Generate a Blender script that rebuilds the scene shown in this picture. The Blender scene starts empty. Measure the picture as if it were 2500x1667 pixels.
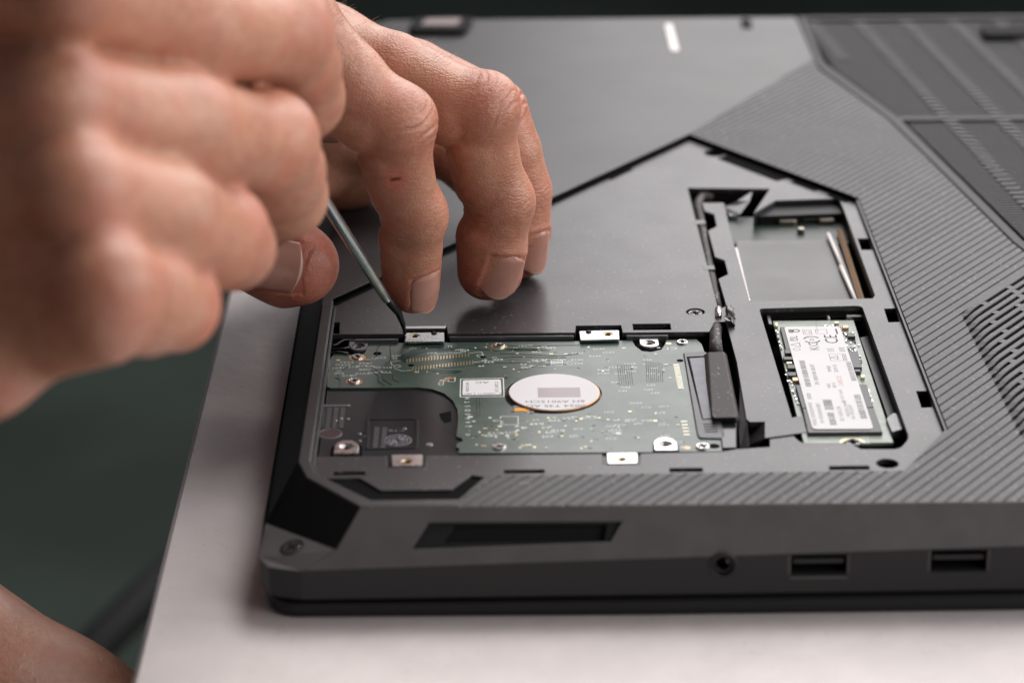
import bpy, bmesh, math, random
import numpy as np
from mathutils import Vector, Matrix, Euler, noise
from mathutils.bvhtree import BVHTree
from mathutils.geometry import tessellate_polygon
random.seed(7)
rng = np.random.default_rng(7)
scene = bpy.context.scene
C = scene.collection
MM = 0.001
ZT = 26.0                      # height of the laptop's upturned base above the table, mm

# ------------------------------------------------------------------ camera
# working frame: millimetres, x right, y away, z up, z = 0 on the laptop's upturned base
FPX, CX, CY, CZ, PIT, YAW, ROL = 6597.95, 36.607, -590.539, 272.104, 0.396265, 0.0057904, -0.0061528
_F = Vector((math.sin(YAW)*math.cos(PIT), math.cos(YAW)*math.cos(PIT), -math.sin(PIT)))
_R = Vector((math.cos(YAW), -math.sin(YAW), 0)); _U = _R.cross(_F)
_R2 = _R*math.cos(ROL)+_U*math.sin(ROL); _U2 = -_R*math.sin(ROL)+_U*math.cos(ROL)
EYE = Vector((CX, CY, CZ))
cam = bpy.data.cameras.new('camera'); cam_o = bpy.data.objects.new('camera', cam); C.objects.link(cam_o)
m = Matrix.Identity(4)
for i in range(3):
    m[i][0] = _R2[i]; m[i][1] = _U2[i]; m[i][2] = -_F[i]
m[0][3] = CX*MM; m[1][3] = CY*MM; m[2][3] = (CZ+ZT)*MM
cam_o.matrix_world = m
cam.sensor_width = 36; cam.lens = FPX/2500*36; cam.clip_start = .02; cam.clip_end = 50
cam.dof.use_dof = True; cam.dof.aperture_fstop = 11
cam.dof.focus_distance = ((Vector((40, 60, -2))-EYE).dot(_F))*MM
cam.dof.aperture_blades = 0
scene.camera = cam_o

# ------------------------------------------------------------------ light
w = bpy.data.worlds.new('World'); scene.world = w; w.use_nodes = True
w.node_tree.nodes['Background'].inputs['Color'].default_value = (.78, .88, 1.0, 1)
w.node_tree.nodes['Background'].inputs['Strength'].default_value = .075
def area(name, loc, target, sx, sy, watts, col):
    l = bpy.data.lights.new(name, 'AREA'); l.shape = 'RECTANGLE'; l.size = sx; l.size_y = sy
    l.energy = watts; l.color = col
    o = bpy.data.objects.new(name, l); C.objects.link(o); o.location = loc
    o.rotation_euler = (Vector(target)-Vector(loc)).to_track_quat('-Z', 'Y').to_euler()
    return o
area('window_light', (1.0, 1.75, 1.24), (.55, .05, 0), 2.1, 1.92, 46, (1.0, .96, .96))
area('ceiling_light', (.6, .6, 1.7), (.1, .0, 0), 1.2, .9, 24, (1.0, .96, .945))
area('front_fill', (1.35, -.95, .9), (0, .05, 0), .9, .8, 11, (1.0, .95, .92))  # fill added at front right to lift bevel and camera-facing skin
area('side_fill', (2.0, .15, .75), (0, .06, .05), 1.1, 1.1, 23, (1.0, .95, .93))  # unseen fill added on the right to brighten the fingers' right sides
scene.view_settings.view_transform = 'Standard'; scene.view_settings.look = 'None'
scene.view_settings.exposure = 0; scene.view_settings.gamma = 1

# ------------------------------------------------------------------ helpers
def hit(px, py, P0, N):
    """point of a plane under a measured spot (photo measured 2352 px wide)"""
    d = _F + _R2*((px*2500/2352-1250)/FPX) - _U2*((py*2500/2352-833.5)/FPX)
    P0 = Vector(P0); N = Vector(N)
    return EYE + d*((P0-EYE).dot(N)/d.dot(N))
def W(px, py, z=0.0):
    p = hit(px, py, (0, 0, z), (0, 0, 1)); return (round(p.x, 2), round(p.y, 2))
def Wl(l, z=0.0): return [W(a, b, z) for a, b in l]
def Y(px, py, y):
    return hit(px, py, (0, y, 0), (0, 1, 0))
def prop(o, label=None, cat=None, group=None, kind=None):
    if label: o['label'] = label
    if cat: o['category'] = cat
    if group: o['group'] = group
    if kind: o['kind'] = kind
    return o
ORG = {}
def thing(name, label, cat, base, group=None):
    o = bpy.data.objects.new(name, None); C.objects.link(o); o.empty_display_size = .01
    o.location = (base[0]*MM, base[1]*MM, (base[2]+ZT)*MM); ORG[o] = Vector(base)
    prop(o, label, cat, group); return o
def make(name, verts, faces, mats, parent=None, smooth=False, midx=None, kind=None, label=None, origin=None):
    V = np.array([tuple(v) for v in verts], float).reshape(-1, 3)
    c = Vector((V.min(0)+V.max(0))/2) if origin is None else Vector(origin)
    me = bpy.data.meshes.new(name)
    me.from_pydata([tuple(r) for r in (V-np.array(c))*MM], [], [list(map(int, f)) for f in faces])
    if not isinstance(mats, (list, tuple)): mats = [mats]
    for m_ in mats: me.materials.append(m_)
    if midx is not None: me.polygons.foreach_set('material_index', midx)
    if smooth: me.polygons.foreach_set('use_smooth', [True]*len(me.polygons))
    me.validate(); me.update()
    o = bpy.data.objects.new(name, me); C.objects.link(o)
    place(o, parent, c)
    if kind: o['kind'] = kind
    if label: o['label'] = label
    return o
def place(o, parent, c):
    """put an object's origin at c (mm), whatever it is parented to"""
    c = Vector(c); ORG[o] = c
    if parent is not None:
        o.parent = parent; o.location = (c-ORG[parent])*MM
    else:
        o.location = (c.x*MM, c.y*MM, (c.z+ZT)*MM)
def again(src, parent, c, rot=0.0, kids=True):
    o = src.copy(); C.objects.link(o); place(o, parent, c)
    o.rotation_euler = (src.rotation_euler.x, src.rotation_euler.y, src.rotation_euler.z+rot)
    if kids:
        for ch in src.children:
            k = ch.copy(); C.objects.link(k); k.parent = o
            ORG[k] = Vector(c)+(ORG[ch]-ORG[src])
    return o
class MB:
    def __init__(s): s.v = []; s.f = []; s.m = []
    def add(s, v, f, m=0):
        n = len(s.v); s.v += [Vector(q) for q in v]; s.f += [[i+n for i in q] for q in f]; s.m += [m]*len(f); return s
    def box(s, x0, x1, y0, y1, z0, z1, m=0, M=None):
        v = [Vector((x, y, z)) for z in (z0, z1) for y in (y0, y1) for x in (x0, x1)]
        if M: v = [M @ q for q in v]
        return s.add(v, [(0, 2, 3, 1), (4, 5, 7, 6), (0, 1, 5, 4), (2, 6, 7, 3), (0, 4, 6, 2), (1, 3, 7, 5)], m)
    def prism(s, outer, z0, z1, c=.12, holes=(), m=0, M=None, bottom=False):
        v, f = plate(outer, z0, z1, c, holes, bottom)
        if M: v = [M @ Vector(q) for q in v]
        return s.add(v, f, m)
    def disc(s, x, y, r, z0, z1, c=.1, seg=24, hole=0, m=0, M=None):
        o = [(x+r*math.cos(6.2831853*i/seg), y+r*math.sin(6.2831853*i/seg)) for i in range(seg)]
        h = [[(x+hole*math.cos(6.2831853*i/seg), y+hole*math.sin(6.2831853*i/seg)) for i in range(seg)]] if hole else []
        return s.prism(o, z0, z1, c, h, m, M)
    def tube(s, pts, rad, seg=10, m=0, cap=True):
        pts = [Vector(p) for p in pts]; n = len(pts)
        if not hasattr(rad, '__len__'): rad = [rad]*n
        base = len(s.v); ref = Vector((0, 0, 1))
        for i, p in enumerate(pts):
            t = (pts[min(i+1, n-1)]-pts[max(i-1, 0)]).normalized()
            if abs(t.dot(ref)) > .95: ref = Vector((1, 0, 0))
            a = t.cross(ref).normalized(); b = a.cross(t)
            for k in range(seg):
                an = 2*math.pi*k/seg; s.v.append(p+(a*math.cos(an)+b*math.sin(an))*rad[i])
        for i in range(n-1):
            for k in range(seg):
                s.f.append([base+i*seg+k, base+i*seg+(k+1) % seg, base+(i+1)*seg+(k+1) % seg, base+(i+1)*seg+k]); s.m.append(m)
        if cap:
            s.f.append([base+k for k in range(seg)][::-1]); s.m.append(m)
            s.f.append([base+(n-1)*seg+k for k in range(seg)]); s.m.append(m)
        return s
    def quad(s, pts, m=0): return s.add(pts, [list(range(len(pts)))], m)
    def text(s, t, x, y, size, z, rot=180, m=0, bold=0, M=None, sx=1):
        v, f = text_mesh(t, size, bold)
        c, n = math.cos(math.radians(rot)), math.sin(math.radians(rot))
        v = [Vector((x+c*a*sx-n*b, y+n*a*sx+c*b, z)) for a, b in v]
        if M: v = [M @ q for q in v]
        return s.add(v, f, m)
    def build(s, name, mats, parent=None, smooth=False, **k):
        return make(name, s.v, s.f, mats, parent, smooth, midx=s.m, **k)
_tc = {}
def text_mesh(t, size, bold=0):
    key = (t, size, bold)
    if key in _tc: return _tc[key]
    cu = bpy.data.curves.new('txt', 'FONT'); cu.body = t; cu.size = size; cu.align_x = 'CENTER'; cu.align_y = 'CENTER'
    cu.resolution_u = 2; cu.offset = bold
    o = bpy.data.objects.new('txt', cu); C.objects.link(o)
    me = o.to_mesh()
    r = ([(v.co.x, v.co.y) for v in me.vertices], [list(p.vertices) for p in me.polygons])
    o.to_mesh_clear(); bpy.data.objects.remove(o); bpy.data.curves.remove(cu)
    _tc[key] = r; return r
def area2(p): return sum(p[i][0]*p[(i+1) % len(p)][1]-p[(i+1) % len(p)][0]*p[i][1] for i in range(len(p)))/2
def offset(p, d):
    n = len(p); out = []
    for i in range(n):
        a, b, c = Vector(p[i-1][:2]), Vector(p[i][:2]), Vector(p[(i+1) % n][:2])
        e1 = (b-a).normalized(); e2 = (c-b).normalized()
        n1 = Vector((-e1.y, e1.x)); n2 = Vector((-e2.y, e2.x)); q = n1+n2
        k = max(.35, q.length_squared/2)
        q = b+q*(d/k) if q.length > 1e-6 else b+n1*d
        out.append((q.x, q.y))
    return out
def ccw(p): return list(p) if area2(p) > 0 else list(p)[::-1]
def rounded(p, r, seg=4):
    n = len(p); out = []
    for i in range(n):
        a, b, c = Vector(p[i-1]), Vector(p[i]), Vector(p[(i+1) % n])
        rr = r[i] if hasattr(r, '__len__') else r
        if rr <= 0: out.append(tuple(b)); continue
        u = (a-b); v = (c-b); d = min(rr, u.length*.45, v.length*.45)
        s, e = b+u.normalized()*d, b+v.normalized()*d
        for k in range(seg+1):
            t = k/seg; q = s*(1-t)**2+b*2*t*(1-t)+e*t*t; out.append((q.x, q.y))
    return out
def plate(outer, z0, z1, c=.12, holes=(), bottom=False):
    outer = ccw(outer); hs = [ccw(h)[::-1] for h in holes]
    loops = [outer]+hs; v = []; f = []; tops = []
    for L in loops:
        n = len(L); b = len(v)
        I = offset(L, c) if c > 0 else L
        v += [(x, y, z1) for x, y in I]
        if c > 0: v += [(x, y, z1-c) for x, y in L]
        v += [(x, y, z0) for x, y in L]
        rings = 3 if c > 0 else 2
        for r in range(rings-1):
            for i in range(n):
                j = (i+1) % n
                f.append((b+r*n+j, b+r*n+i, b+(r+1)*n+i, b+(r+1)*n+j))
        tops.append((b, n, I))
    tri = tessellate_polygon([[Vector((x, y, 0)) for x, y in I] for _, _, I in tops])
    idx = [b+i for b, n, _ in tops for i in range(n)]
    P = [q for _, _, I in tops for q in I]
    for t in tri:
        q = [P[i] for i in t]
        tt = [idx[i] for i in t]
        if area2(q) < 0: tt = tt[::-1]
        f.append(tuple(tt))
    if bottom:
        off = [b+(2 if c > 0 else 1)*n+i for b, n, _ in tops for i in range(n)]
        for t in tri:
            tt = [off[i] for i in t]
            if area2([P[i] for i in t]) > 0: tt = tt[::-1]
            f.append(tuple(tt))
    return [Vector(q) for q in v], f
def ell(x, y, rx, ry=None, seg=24): return [(x+rx*math.cos(6.2831853*i/seg), y+(ry or rx)*math.sin(6.2831853*i/seg)) for i in range(seg)]
def rect(x0, y0, x1, y1): return [(x0, y0), (x1, y0), (x1, y1), (x0, y1)]

# ------------------------------------------------------------------ materials
def mat(name, col, rough=.5, metal=0, spec=.5, bump=0, bscale=800, mott=0, mscale=60, rvar=0, specks=0, speck_col=(.5, .5, .5), coat=0, second=None, sscale=25, emis=None):
    """mott: slow colour variation, rvar: roughness variation, specks: share of dust specks"""
    m_ = bpy.data.materials.new(name); m_.use_nodes = True; nt = m_.node_tree; N = nt.nodes; L = nt.links
    b = N['Principled BSDF']
    b.inputs['Roughness'].default_value = rough; b.inputs['Metallic'].default_value = metal
    b.inputs['Specular IOR Level'].default_value = spec; b.inputs['Coat Weight'].default_value = coat
    tc = N.new('ShaderNodeNewGeometry')
    def noise_(scale, detail=3, rough_=.6):
        n = N.new('ShaderNodeTexNoise'); n.inputs['Scale'].default_value = scale; n.inputs['Detail'].default_value = detail
        n.inputs['Roughness'].default_value = rough_; L.new(tc.outputs['Position'], n.inputs['Vector']); return n
    def ramp(src, a, b_, c0, c1):
        r = N.new('ShaderNodeMapRange'); r.inputs[1].default_value = a; r.inputs[2].default_value = b_
        r.inputs[3].default_value = c0; r.inputs[4].default_value = c1; L.new(src, r.inputs[0]); return r.outputs[0]
    cur = None
    def mix(fac, a, b_):
        x = N.new('ShaderNodeMix'); x.data_type = 'RGBA'
        if hasattr(fac, 'links'): L.new(fac, x.inputs[0])
        else: x.inputs[0].default_value = fac
        for s, i in ((a, 6), (b_, 7)):
            if isinstance(s, tuple): x.inputs[i].default_value = (*s, 1)
            else: L.new(s, x.inputs[i])
        return x.outputs[2]
    cur = tuple(col)
    if mott or second:
        n = noise_(mscale if not second else sscale)
        sec = second or tuple(max(0, c_*(1-mott)) for c_ in col)
        cur = mix(ramp(n.outputs[0], .38, .62, 0, 1), cur, tuple(sec))
    if specks:
        n = noise_(900, 1, .4)
        cur = mix(ramp(n.outputs[0], .70-specks, .74-specks, 0, 1), cur, tuple(speck_col))
    if isinstance(cur, tuple): b.inputs['Base Color'].default_value = (*cur, 1)
    else: L.new(cur, b.inputs['Base Color'])
    if rvar:
        n = noise_(45, 5, .65); L.new(ramp(n.outputs[0], .3, .7, max(.02, rough-rvar), rough+rvar), b.inputs['Roughness'])
    if bump:
        n = noise_(bscale, 2, .5); bp = N.new('ShaderNodeBump'); bp.inputs['Strength'].default_value = 1
        bp.inputs['Distance'].default_value = bump*MM; L.new(n.outputs[0], bp.inputs['Height']); L.new(bp.outputs[0], b.inputs['Normal'])
    if emis: b.inputs['Emission Color'].default_value = (*emis, 1); b.inputs['Emission Strength'].default_value = 1
    return m_
M_cover = mat('charcoal_ribbed_plastic', (.028, .027, .029), .47, bump=.03, bscale=2600, mott=.10, rvar=.02, spec=.46, specks=.01, speck_col=(.13, .13, .13))
M_panel = mat('charcoal_smooth_plastic', (.030, .029, .031), .40, spec=.48, bump=.008, bscale=1800, mott=.06, rvar=.015, mscale=30)
M_tray = mat('grey_tray_plastic', (.034, .033, .036), .35, spec=.57, bump=.006, bscale=1800, mott=.08, rvar=.025, mscale=90, specks=.02, speck_col=(.11, .11, .11))
M_hframe = mat('vent_frame_plastic', (.020, .0195, .021), .52, spec=.30, bump=.02)
M_hatch = mat('dark_vent_plastic', (.022, .022, .024), .55, spec=.3, bump=.02)
M_bevel = mat('charcoal_bevel_plastic', (.085, .080, .081), .5, bump=.03, bscale=2400, mott=.15, mscale=110)
M_side = mat('dark_side_plastic', (.012, .012, .013), .5, spec=.35, bump=.02, bscale=2400)
M_black = mat('black_plastic', (.007, .007, .007), .5, spec=.3, bump=.01)
M_deep = mat('black_cavity', (.004, .004, .005), .85, spec=.06)
M_rubber = mat('black_rubber', (.006, .006, .006), .7, bump=.02, spec=.12)
M_gloss = mat('black_gloss', (.008, .009, .010), .18, rvar=.06)
M_pcb = mat('green_solder_mask', (.050, .078, .064), .38, spec=1.0, bump=.012, bscale=700, rvar=.05, second=(.028, .058, .046), sscale=160, coat=.0)
M_pcbd = mat('dark_green_trace', (.010, .034, .026), .28)
M_pcb2 = mat('pale_green_solder_mask', (.29, .33, .285), .35, bump=.01, rvar=.05, second=(.23, .27, .23), sscale=300)
M_silk = mat('white_silkscreen', (.62, .66, .62), .55)
M_white = mat('white_label_paper', (.66, .65, .66), .55, mott=.03, spec=.2)
M_ink = mat('label_ink', (.03, .03, .035), .6)
M_inkl = mat('pale_label_ink', (.13, .125, .135), .6)
M_inkr = mat('reddish_label_ink', (.55, .33, .30), .6)
M_steel = mat('brushed_steel', (.50, .50, .51), .32, metal=1, bump=.01, bscale=1500, rvar=.1)
M_steeld = mat('dark_steel', (.012, .0135, .016), .32, spec=.34, rvar=.05, bump=.006)
M_shell = mat('dull_port_shell', (.09, .085, .08), .45, metal=.6)
M_steelm = mat('mid_steel', (.17, .17, .18), .35, metal=.8, rvar=.08)
M_bright = mat('bright_tin', (.82, .80, .79), .28, metal=1, rvar=.08)
M_brass = mat('brass', (.66, .46, .18), .3, metal=1)
M_gold = mat('gold_pad', (.72, .62, .36), .35, metal=.9)
M_copper = mat('copper_ring', (.55, .33, .20), .35, metal=.9)
M_kapton = mat('amber_film', (.75, .33, .03), .25)
M_capw = mat('white_cap_label', (.60, .59, .60), .5, spec=.25)
M_capr = mat('mauve_print', (.30, .26, .28), .4)
M_chip = mat('chip_epoxy', (.045, .044, .048), .42, bump=.01, bscale=2500)
M_tape = mat('cloth_tape', (.050, .043, .044), .7, bump=.06, bscale=3000, specks=.01, speck_col=(.2, .17, .17))
M_cable = mat('braided_sleeve', (.035, .030, .030), .6, bump=.12, bscale=2200, specks=.06, speck_col=(.22, .19, .18))
M_conn = mat('grey_connector_plastic', (.085, .087, .097), .4, bump=.01, mott=.2)
M_pet = mat('clear_grey_film', (.12, .12, .13), .22, rvar=.08)
M_tan = mat('tan_connector', (.36, .24, .15), .5)
M_ivory = mat('ivory_strip', (.85, .80, .77), .4)
M_table = mat('pinkish_white_paint', (.74, .69, .68), .38, bump=.16, bscale=230, mott=.07, mscale=40, rvar=.14, specks=-.03, speck_col=(.48, .42, .38))
M_tedge = mat('table_edge_paint', (.40, .36, .36), .5)
M_floor = mat('dark_green_floor', (.040, .052, .044), .9, spec=.1, second=(.027, .034, .030), sscale=2.5)
M_dark = mat('dark_frame', (.009, .010, .010), .7, spec=.15)
M_nail = None

# ------------------------------------------------------------------ floor and table
mb = MB(); mb.box(-4000, 5000, -2500, 8000, -760-20, -760)
prop(mb.build('floor', M_floor), kind='structure')
tab = thing('table', 'pinkish white painted table top under the laptop', 'table', (300, 100, -ZT-720))
xl = -45.5
mb = MB(); mb.prism(rounded([(xl-1, -700), (1100, -700), (1100, 385), (xl+2.2, 385)], [2, 20, 20, 4]), -ZT-24, -ZT, 1.2, bottom=True)
mb.build('tabletop', M_table, tab)
for x, y in ((0, -600), (1040, -600), (0, 330), (1040, 330)):
    mb = MB(); mb.box(x-22, x+22, y-22, y+22, -745, -ZT-24.5); mb.build('leg', M_dark, tab)
cf = [hit(520, 1200, (0, 0, -420), (0, 0, 1)), hit(330, 1375, (0, 0, -420), (0, 0, 1)), hit(225, 1480, (0, 0, -425), (0, 0, 1)), hit(60, 1700, (0, 0, -450), (0, 0, 1))]
mb = MB(); mb.tube(cf, 11, 12); mb.tube([cf[0], cf[0]-Vector((0, 0, 330))], 11, 12)
prop(mb.build('chair_frame', M_dark, smooth=True), 'dark tubular chair frame in blur under the table edge', 'chair')

# ------------------------------------------------------------------ laptop
lap = thing('laptop', 'charcoal laptop lying upside down on the table with its base cover open', 'laptop', (110, 160, -ZT))
XR, YF = 252, 364
ZTR = -1.5
A53 = math.radians(53)
open_poly = [(-8.3, -12), (-6.3, -19.6), (5.6, -34.9), (27.3, -34.9), (34, -21.2), (131.6, -20.4), (145.3, 2.8), (144.6, 168.2), (98.3, 229.6), (-8.3, 90.2)]
# --- tray with bays
Z = ZTR
bay_hdd = Wl([(748, 768), (925, 767), (926, 749), (1026, 748), (1028, 766), (1321, 764), (1323, 748), (1426, 747), (1430, 764), (1629, 762), (1641, 740), (1668, 739), (1674, 765), (1692, 832), (1714, 962), (1722, 969), (1765, 968), (1768, 1026), (1692, 1031),
    (1655, 1037), (1470, 1041), (1469, 1066), (1384, 1067), (1384, 1042), (977, 1046), (976, 1072), (889, 1073), (889, 1047), (722, 1048), (718, 1035)], Z)
bay_ram = Wl([(1580, 432), (1768, 434), (1731, 490), (1781, 461), (1926, 456), (1937, 480), (2009, 678), (2004, 685), (1722, 693), (1675, 517), (1663, 466), (1612, 466), (1618, 485), (1640, 492), (1646, 520), (1626, 530), (1642, 590), (1664, 598), (1672, 630), (1650, 640), (1668, 703), (1650, 710)], Z)
bay_ssd = rounded(Wl([(1744, 709), (1979, 702), (2088, 1006), (2066, 1031), (1978, 1031), (1953, 1017), (1843, 1018), (1823, 1002), (1819, 957)], Z), [1.2, 2, 2.5, 2, .5, .5, 1.5, 1.5, .3])
slots = [Wl(q, Z) for q in ([(1453, 744), (1539, 743), (1541, 757), (1455, 758)], [(757, 740), (780, 740), (779, 766), (756, 766)], [(1970, 548), (1996, 548), (2003, 574), (1979, 574)],
    [(2031, 709), (2057, 708), (2066, 739), (2041, 740)], [(2105, 898), (2133, 898), (2141, 935), (2117, 936)], [(765, 1083), (837, 1082), (839, 1090), (765, 1091)], [(1158, 1079), (1250, 1078), (1251, 1086), (1158, 1087)],
    [(1538, 1075), (1613, 1074), (1614, 1083), (1538, 1084)], [(1905, 1070), (1995, 1069), (1997, 1078), (1905, 1079)], [(1490, 762.5), (1546, 762), (1546, 764), (1490, 764.2)])]
slots = slots[:9]
vrec = Wl([(751, 1099), (825, 1097), (875, 1126), (1036, 1124), (1083, 1091), (1112, 1095), (1053, 1146), (852, 1148)], Z)
hole = [ell(*W(2038, 1064, Z), 2.6), ell(*W(1641, 352, Z), 3.2, 3.2), ell(*W(1452, 392, Z), .1)][:2]
scr_c = W(1597, 716, Z)
scr_hole = ell(*scr_c, 2.5)
top_ins = offset(ccw(open_poly), -1.0)
mb = MB(); mb.prism(top_ins, ZTR-1.4, ZTR, .12, [bay_hdd, bay_ram, bay_ssd, vrec, scr_hole]+slots+hole)
tray = mb.build('inner_tray', M_tray, lap)
mb = MB(); mb.box(-9, 151, -36, 236, -13, -12.4); mb.build('bay_floor', M_deep, lap)
# walls of the bays
def wall(loop, z0, z1):
    mb = MB(); L = ccw(loop); n = len(L); L2 = offset(L, -.8)
    mb.add([(x, y, z1) for x, y in L]+[(x, y, z0) for x, y in L], [(i, (i+1) % n, n+(i+1) % n, n+i) for i in range(n)])
    mb.add([(x, y, z1) for x, y in L2]+[(x, y, z0) for x, y in L2], [((i+1) % n, i, n+i, n+(i+1) % n) for i in range(n)])
    return mb
wall(bay_hdd, -12.3, ZTR-1.2).build('drive_bay_wall', M_black, lap)
wall(bay_ram, -12.3, ZTR-1.2).build('memory_bay_wall', M_black, lap)
wall(bay_ssd, -12.3, ZTR-1.2).build('card_bay_wall', M_black, lap)
mb = MB(); mb.prism(offset(ccw(vrec), .12), -5, -2.0, .3); mb.build('rubber_strip', M_deep, lap)
# dark mouldings along the far edges of the opening
def strip_along(a, b, w0, off0, z0, z1, mb):
    a, b = Vector(a), Vector(b); t = (b-a).normalized(); n = Vector((t.y, -t.x))
    mb.prism([tuple(a+n*off0), tuple(b+n*off0), tuple(b+n*(off0+w0)), tuple(a+n*(off0+w0))], z0, z1, .1)
P_ap, P_r = Vector((98.3, 229.6)), Vector((144.6, 168.2))
for t0, t1, w_ in ((.26, .62, 5.5), (.66, .80, 3.0), (.86, .97, 2.6)):
    mb = MB(); strip_along(P_ap.lerp(P_r, t0), P_ap.lerp(P_r, t1), w_, .6, ZTR-.3, ZTR+.06, mb); mb.build('clip_recess', M_deep, lap)
P_l = Vector((-8.3, 90.2))
for t0, t1, w_ in ((.20, .27, 2.2), (.45, .5, 2.2)):
    mb = MB(); strip_along(P_l.lerp(P_ap, 1-t1), P_l.lerp(P_ap, 1-t0), w_, .6, ZTR-.3, ZTR+.05, mb); mb.build('clip_recess', M_deep, lap)
# --- screw (shared)
def screw_mb(r, z0=0, h=.5, slot=.16):
    mb = MB(); cr = r*.62; w_ = r*slot
    cross = [(w_, w_), (cr, w_), (cr, -w_), (w_, -w_), (w_, -cr), (-w_, -cr), (-w_, -w_), (-cr, -w_), (-cr, w_), (-w_, w_), (-w_, cr), (w_, cr)]
    mb.prism(ell(0, 0, r, seg=28), z0-h, z0, r*.12, [cross])
    mb.prism(ell(0, 0, r*.7, seg=12), z0-h-.02, z0-h*.7, 0, m=1)
    return mb
s0 = screw_mb(2.05, 0, .6).build('screw', [M_steelm, M_deep], lap, origin=(0, 0, 0)); place(s0, lap, (scr_c[0], scr_c[1], ZTR-.25)); s0.rotation_euler.z = .3
MB().disc(scr_c[0], scr_c[1], 2.6, -3.4, -3).build('screw_seat', M_black, lap)
# --- ribbed base cover
top_outer = [(-10.9, -12.8), (-8.4, -21.3), (5.0, -37.2), (XR-10, -37.2), (XR, -28), (XR, YF-8), (XR-8, YF), (-2, YF), (-10.9, YF-9)]
line_a, line_b = Vector((98.3, 229.6)), Vector((147.3, 311.6))
def clip(poly, P, n, keep=1):
    out = []; k = len(poly)
    for i in range(k):
        a, b = Vector(poly[i]), Vector(poly[(i+1) % k]); da, db = (a-P).dot(n)*keep, (b-P).dot(n)*keep
        if da >= 0: out.append(tuple(a))
        if da*db < 0: out.append(tuple(a+(b-a)*(da/(da-db))))
    return out
hatch_poly = [(146.6, YF-2.5), (150.9, 303.7), (167.2, 244.5), (187.0, 130.3), (197, 86), (XR-3, 86), (XR-3, YF-2.5)]
ribs = [(5.0+.0, -37.2), (XR-10, -37.2), (XR, -28), (XR, 83), (196, 83), (187.0-3.6, 130.3), (167.2-3.8, 244.5), (147.3, 300), (147.3, 311.6), (98.3, 229.6), (144.6, 168.2), (145.3, 2.8), (131.6, -20.4), (34, -21.2), (27.3, -34.9), (5.6, -34.9)]
def ribbed(poly, ang, pitch, gw, depth, z, phase=0.0):
    bm = bmesh.new(); poly = ccw(poly)
    tri = tessellate_polygon([[Vector((x, y, 0)) for x, y in poly]])
    vs = [bm.verts.new((x, y, z)) for x, y in poly]
    for t in tri:
        q = [poly[i] for i in t]
        if area2(q) < 0: t = t[::-1]
        if abs(area2(q)) < 1e-6: continue
        bm.faces.new([vs[i] for i in t])
    n = Vector((-math.sin(ang), math.cos(ang), 0))
    ds = [v.co.dot(n) for v in bm.verts]; lo, hi = min(ds), max(ds); k = math.floor((lo-phase)/pitch)
    cuts = []
    while k*pitch+phase < hi:
        b = k*pitch+phase; cuts += [b-gw/2, b-gw*.12, b+gw*.12, b+gw/2]; k += 1
    for c_ in cuts:
        if lo < c_ < hi:
            bmesh.ops.bisect_plane(bm, geom=bm.verts[:]+bm.edges[:]+bm.faces[:], plane_co=n*c_, plane_no=n, dist=1e-5)
    for v in bm.verts:
        u = (v.co.dot(n)-phase)/pitch; u = abs(u-round(u))*pitch
        if u < gw*.3: v.co.z -= depth
        else: v.co.z += -.05*min(1, max(0, (gw*.7-u)/gw))
    V = [v.co.copy() for v in bm.verts]; bm.verts.index_update(); F = [[v.index for v in f.verts] for f in bm.faces]
    bm.free(); return V, F
V, F = ribbed(ribs, A53, 2.66, .62, .42, 0.0, .4)
mb = MB(); mb.add(V, F)
# step down to the tray around the opening
def skirt(loop, za, zb, mb, closed=False):
    n = len(loop)
    for i in range(n if closed else n-1):
        a, b = loop[i], loop[(i+1) % n]; mb.quad([(a[0], a[1], za), (b[0], b[1], za), (b[0], b[1], zb), (a[0], a[1], zb)])
skirt([(27.3, -34.9), (34, -21.2), (131.6, -20.4), (145.3, 2.8), (144.6, 168.2), (98.3, 229.6)], 0, -1.6, mb)
mb.build('ribbed_cover', M_cover, lap)
mb = MB()
for pl in ([(34, -21.2), (131.6, -20.4)], [(131.6, -20.4), (145.3, 2.8), (144.6, 168.2)]):
    for i in range(len(pl)-1):
        a, b = Vector(pl[i]), Vector(pl[i+1]); t = (b-a).normalized(); n = Vector((-t.y, t.x))
        mb.prism([tuple(a), tuple(b), tuple(b+n*.9), tuple(a+n*.9)][::-1], -1.7, -.45, .15)
mb.build('opening_lip', M_panel, lap)
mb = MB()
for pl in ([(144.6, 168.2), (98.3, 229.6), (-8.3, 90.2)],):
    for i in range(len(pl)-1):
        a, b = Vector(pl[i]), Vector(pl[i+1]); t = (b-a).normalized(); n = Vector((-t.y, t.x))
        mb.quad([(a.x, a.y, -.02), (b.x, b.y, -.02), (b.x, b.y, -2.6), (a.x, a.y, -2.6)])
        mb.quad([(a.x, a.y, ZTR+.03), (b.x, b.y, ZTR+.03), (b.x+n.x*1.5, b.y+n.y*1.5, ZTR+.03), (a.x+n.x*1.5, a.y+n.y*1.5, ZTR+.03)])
mb.build('opening_wall', M_deep, lap)
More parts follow.
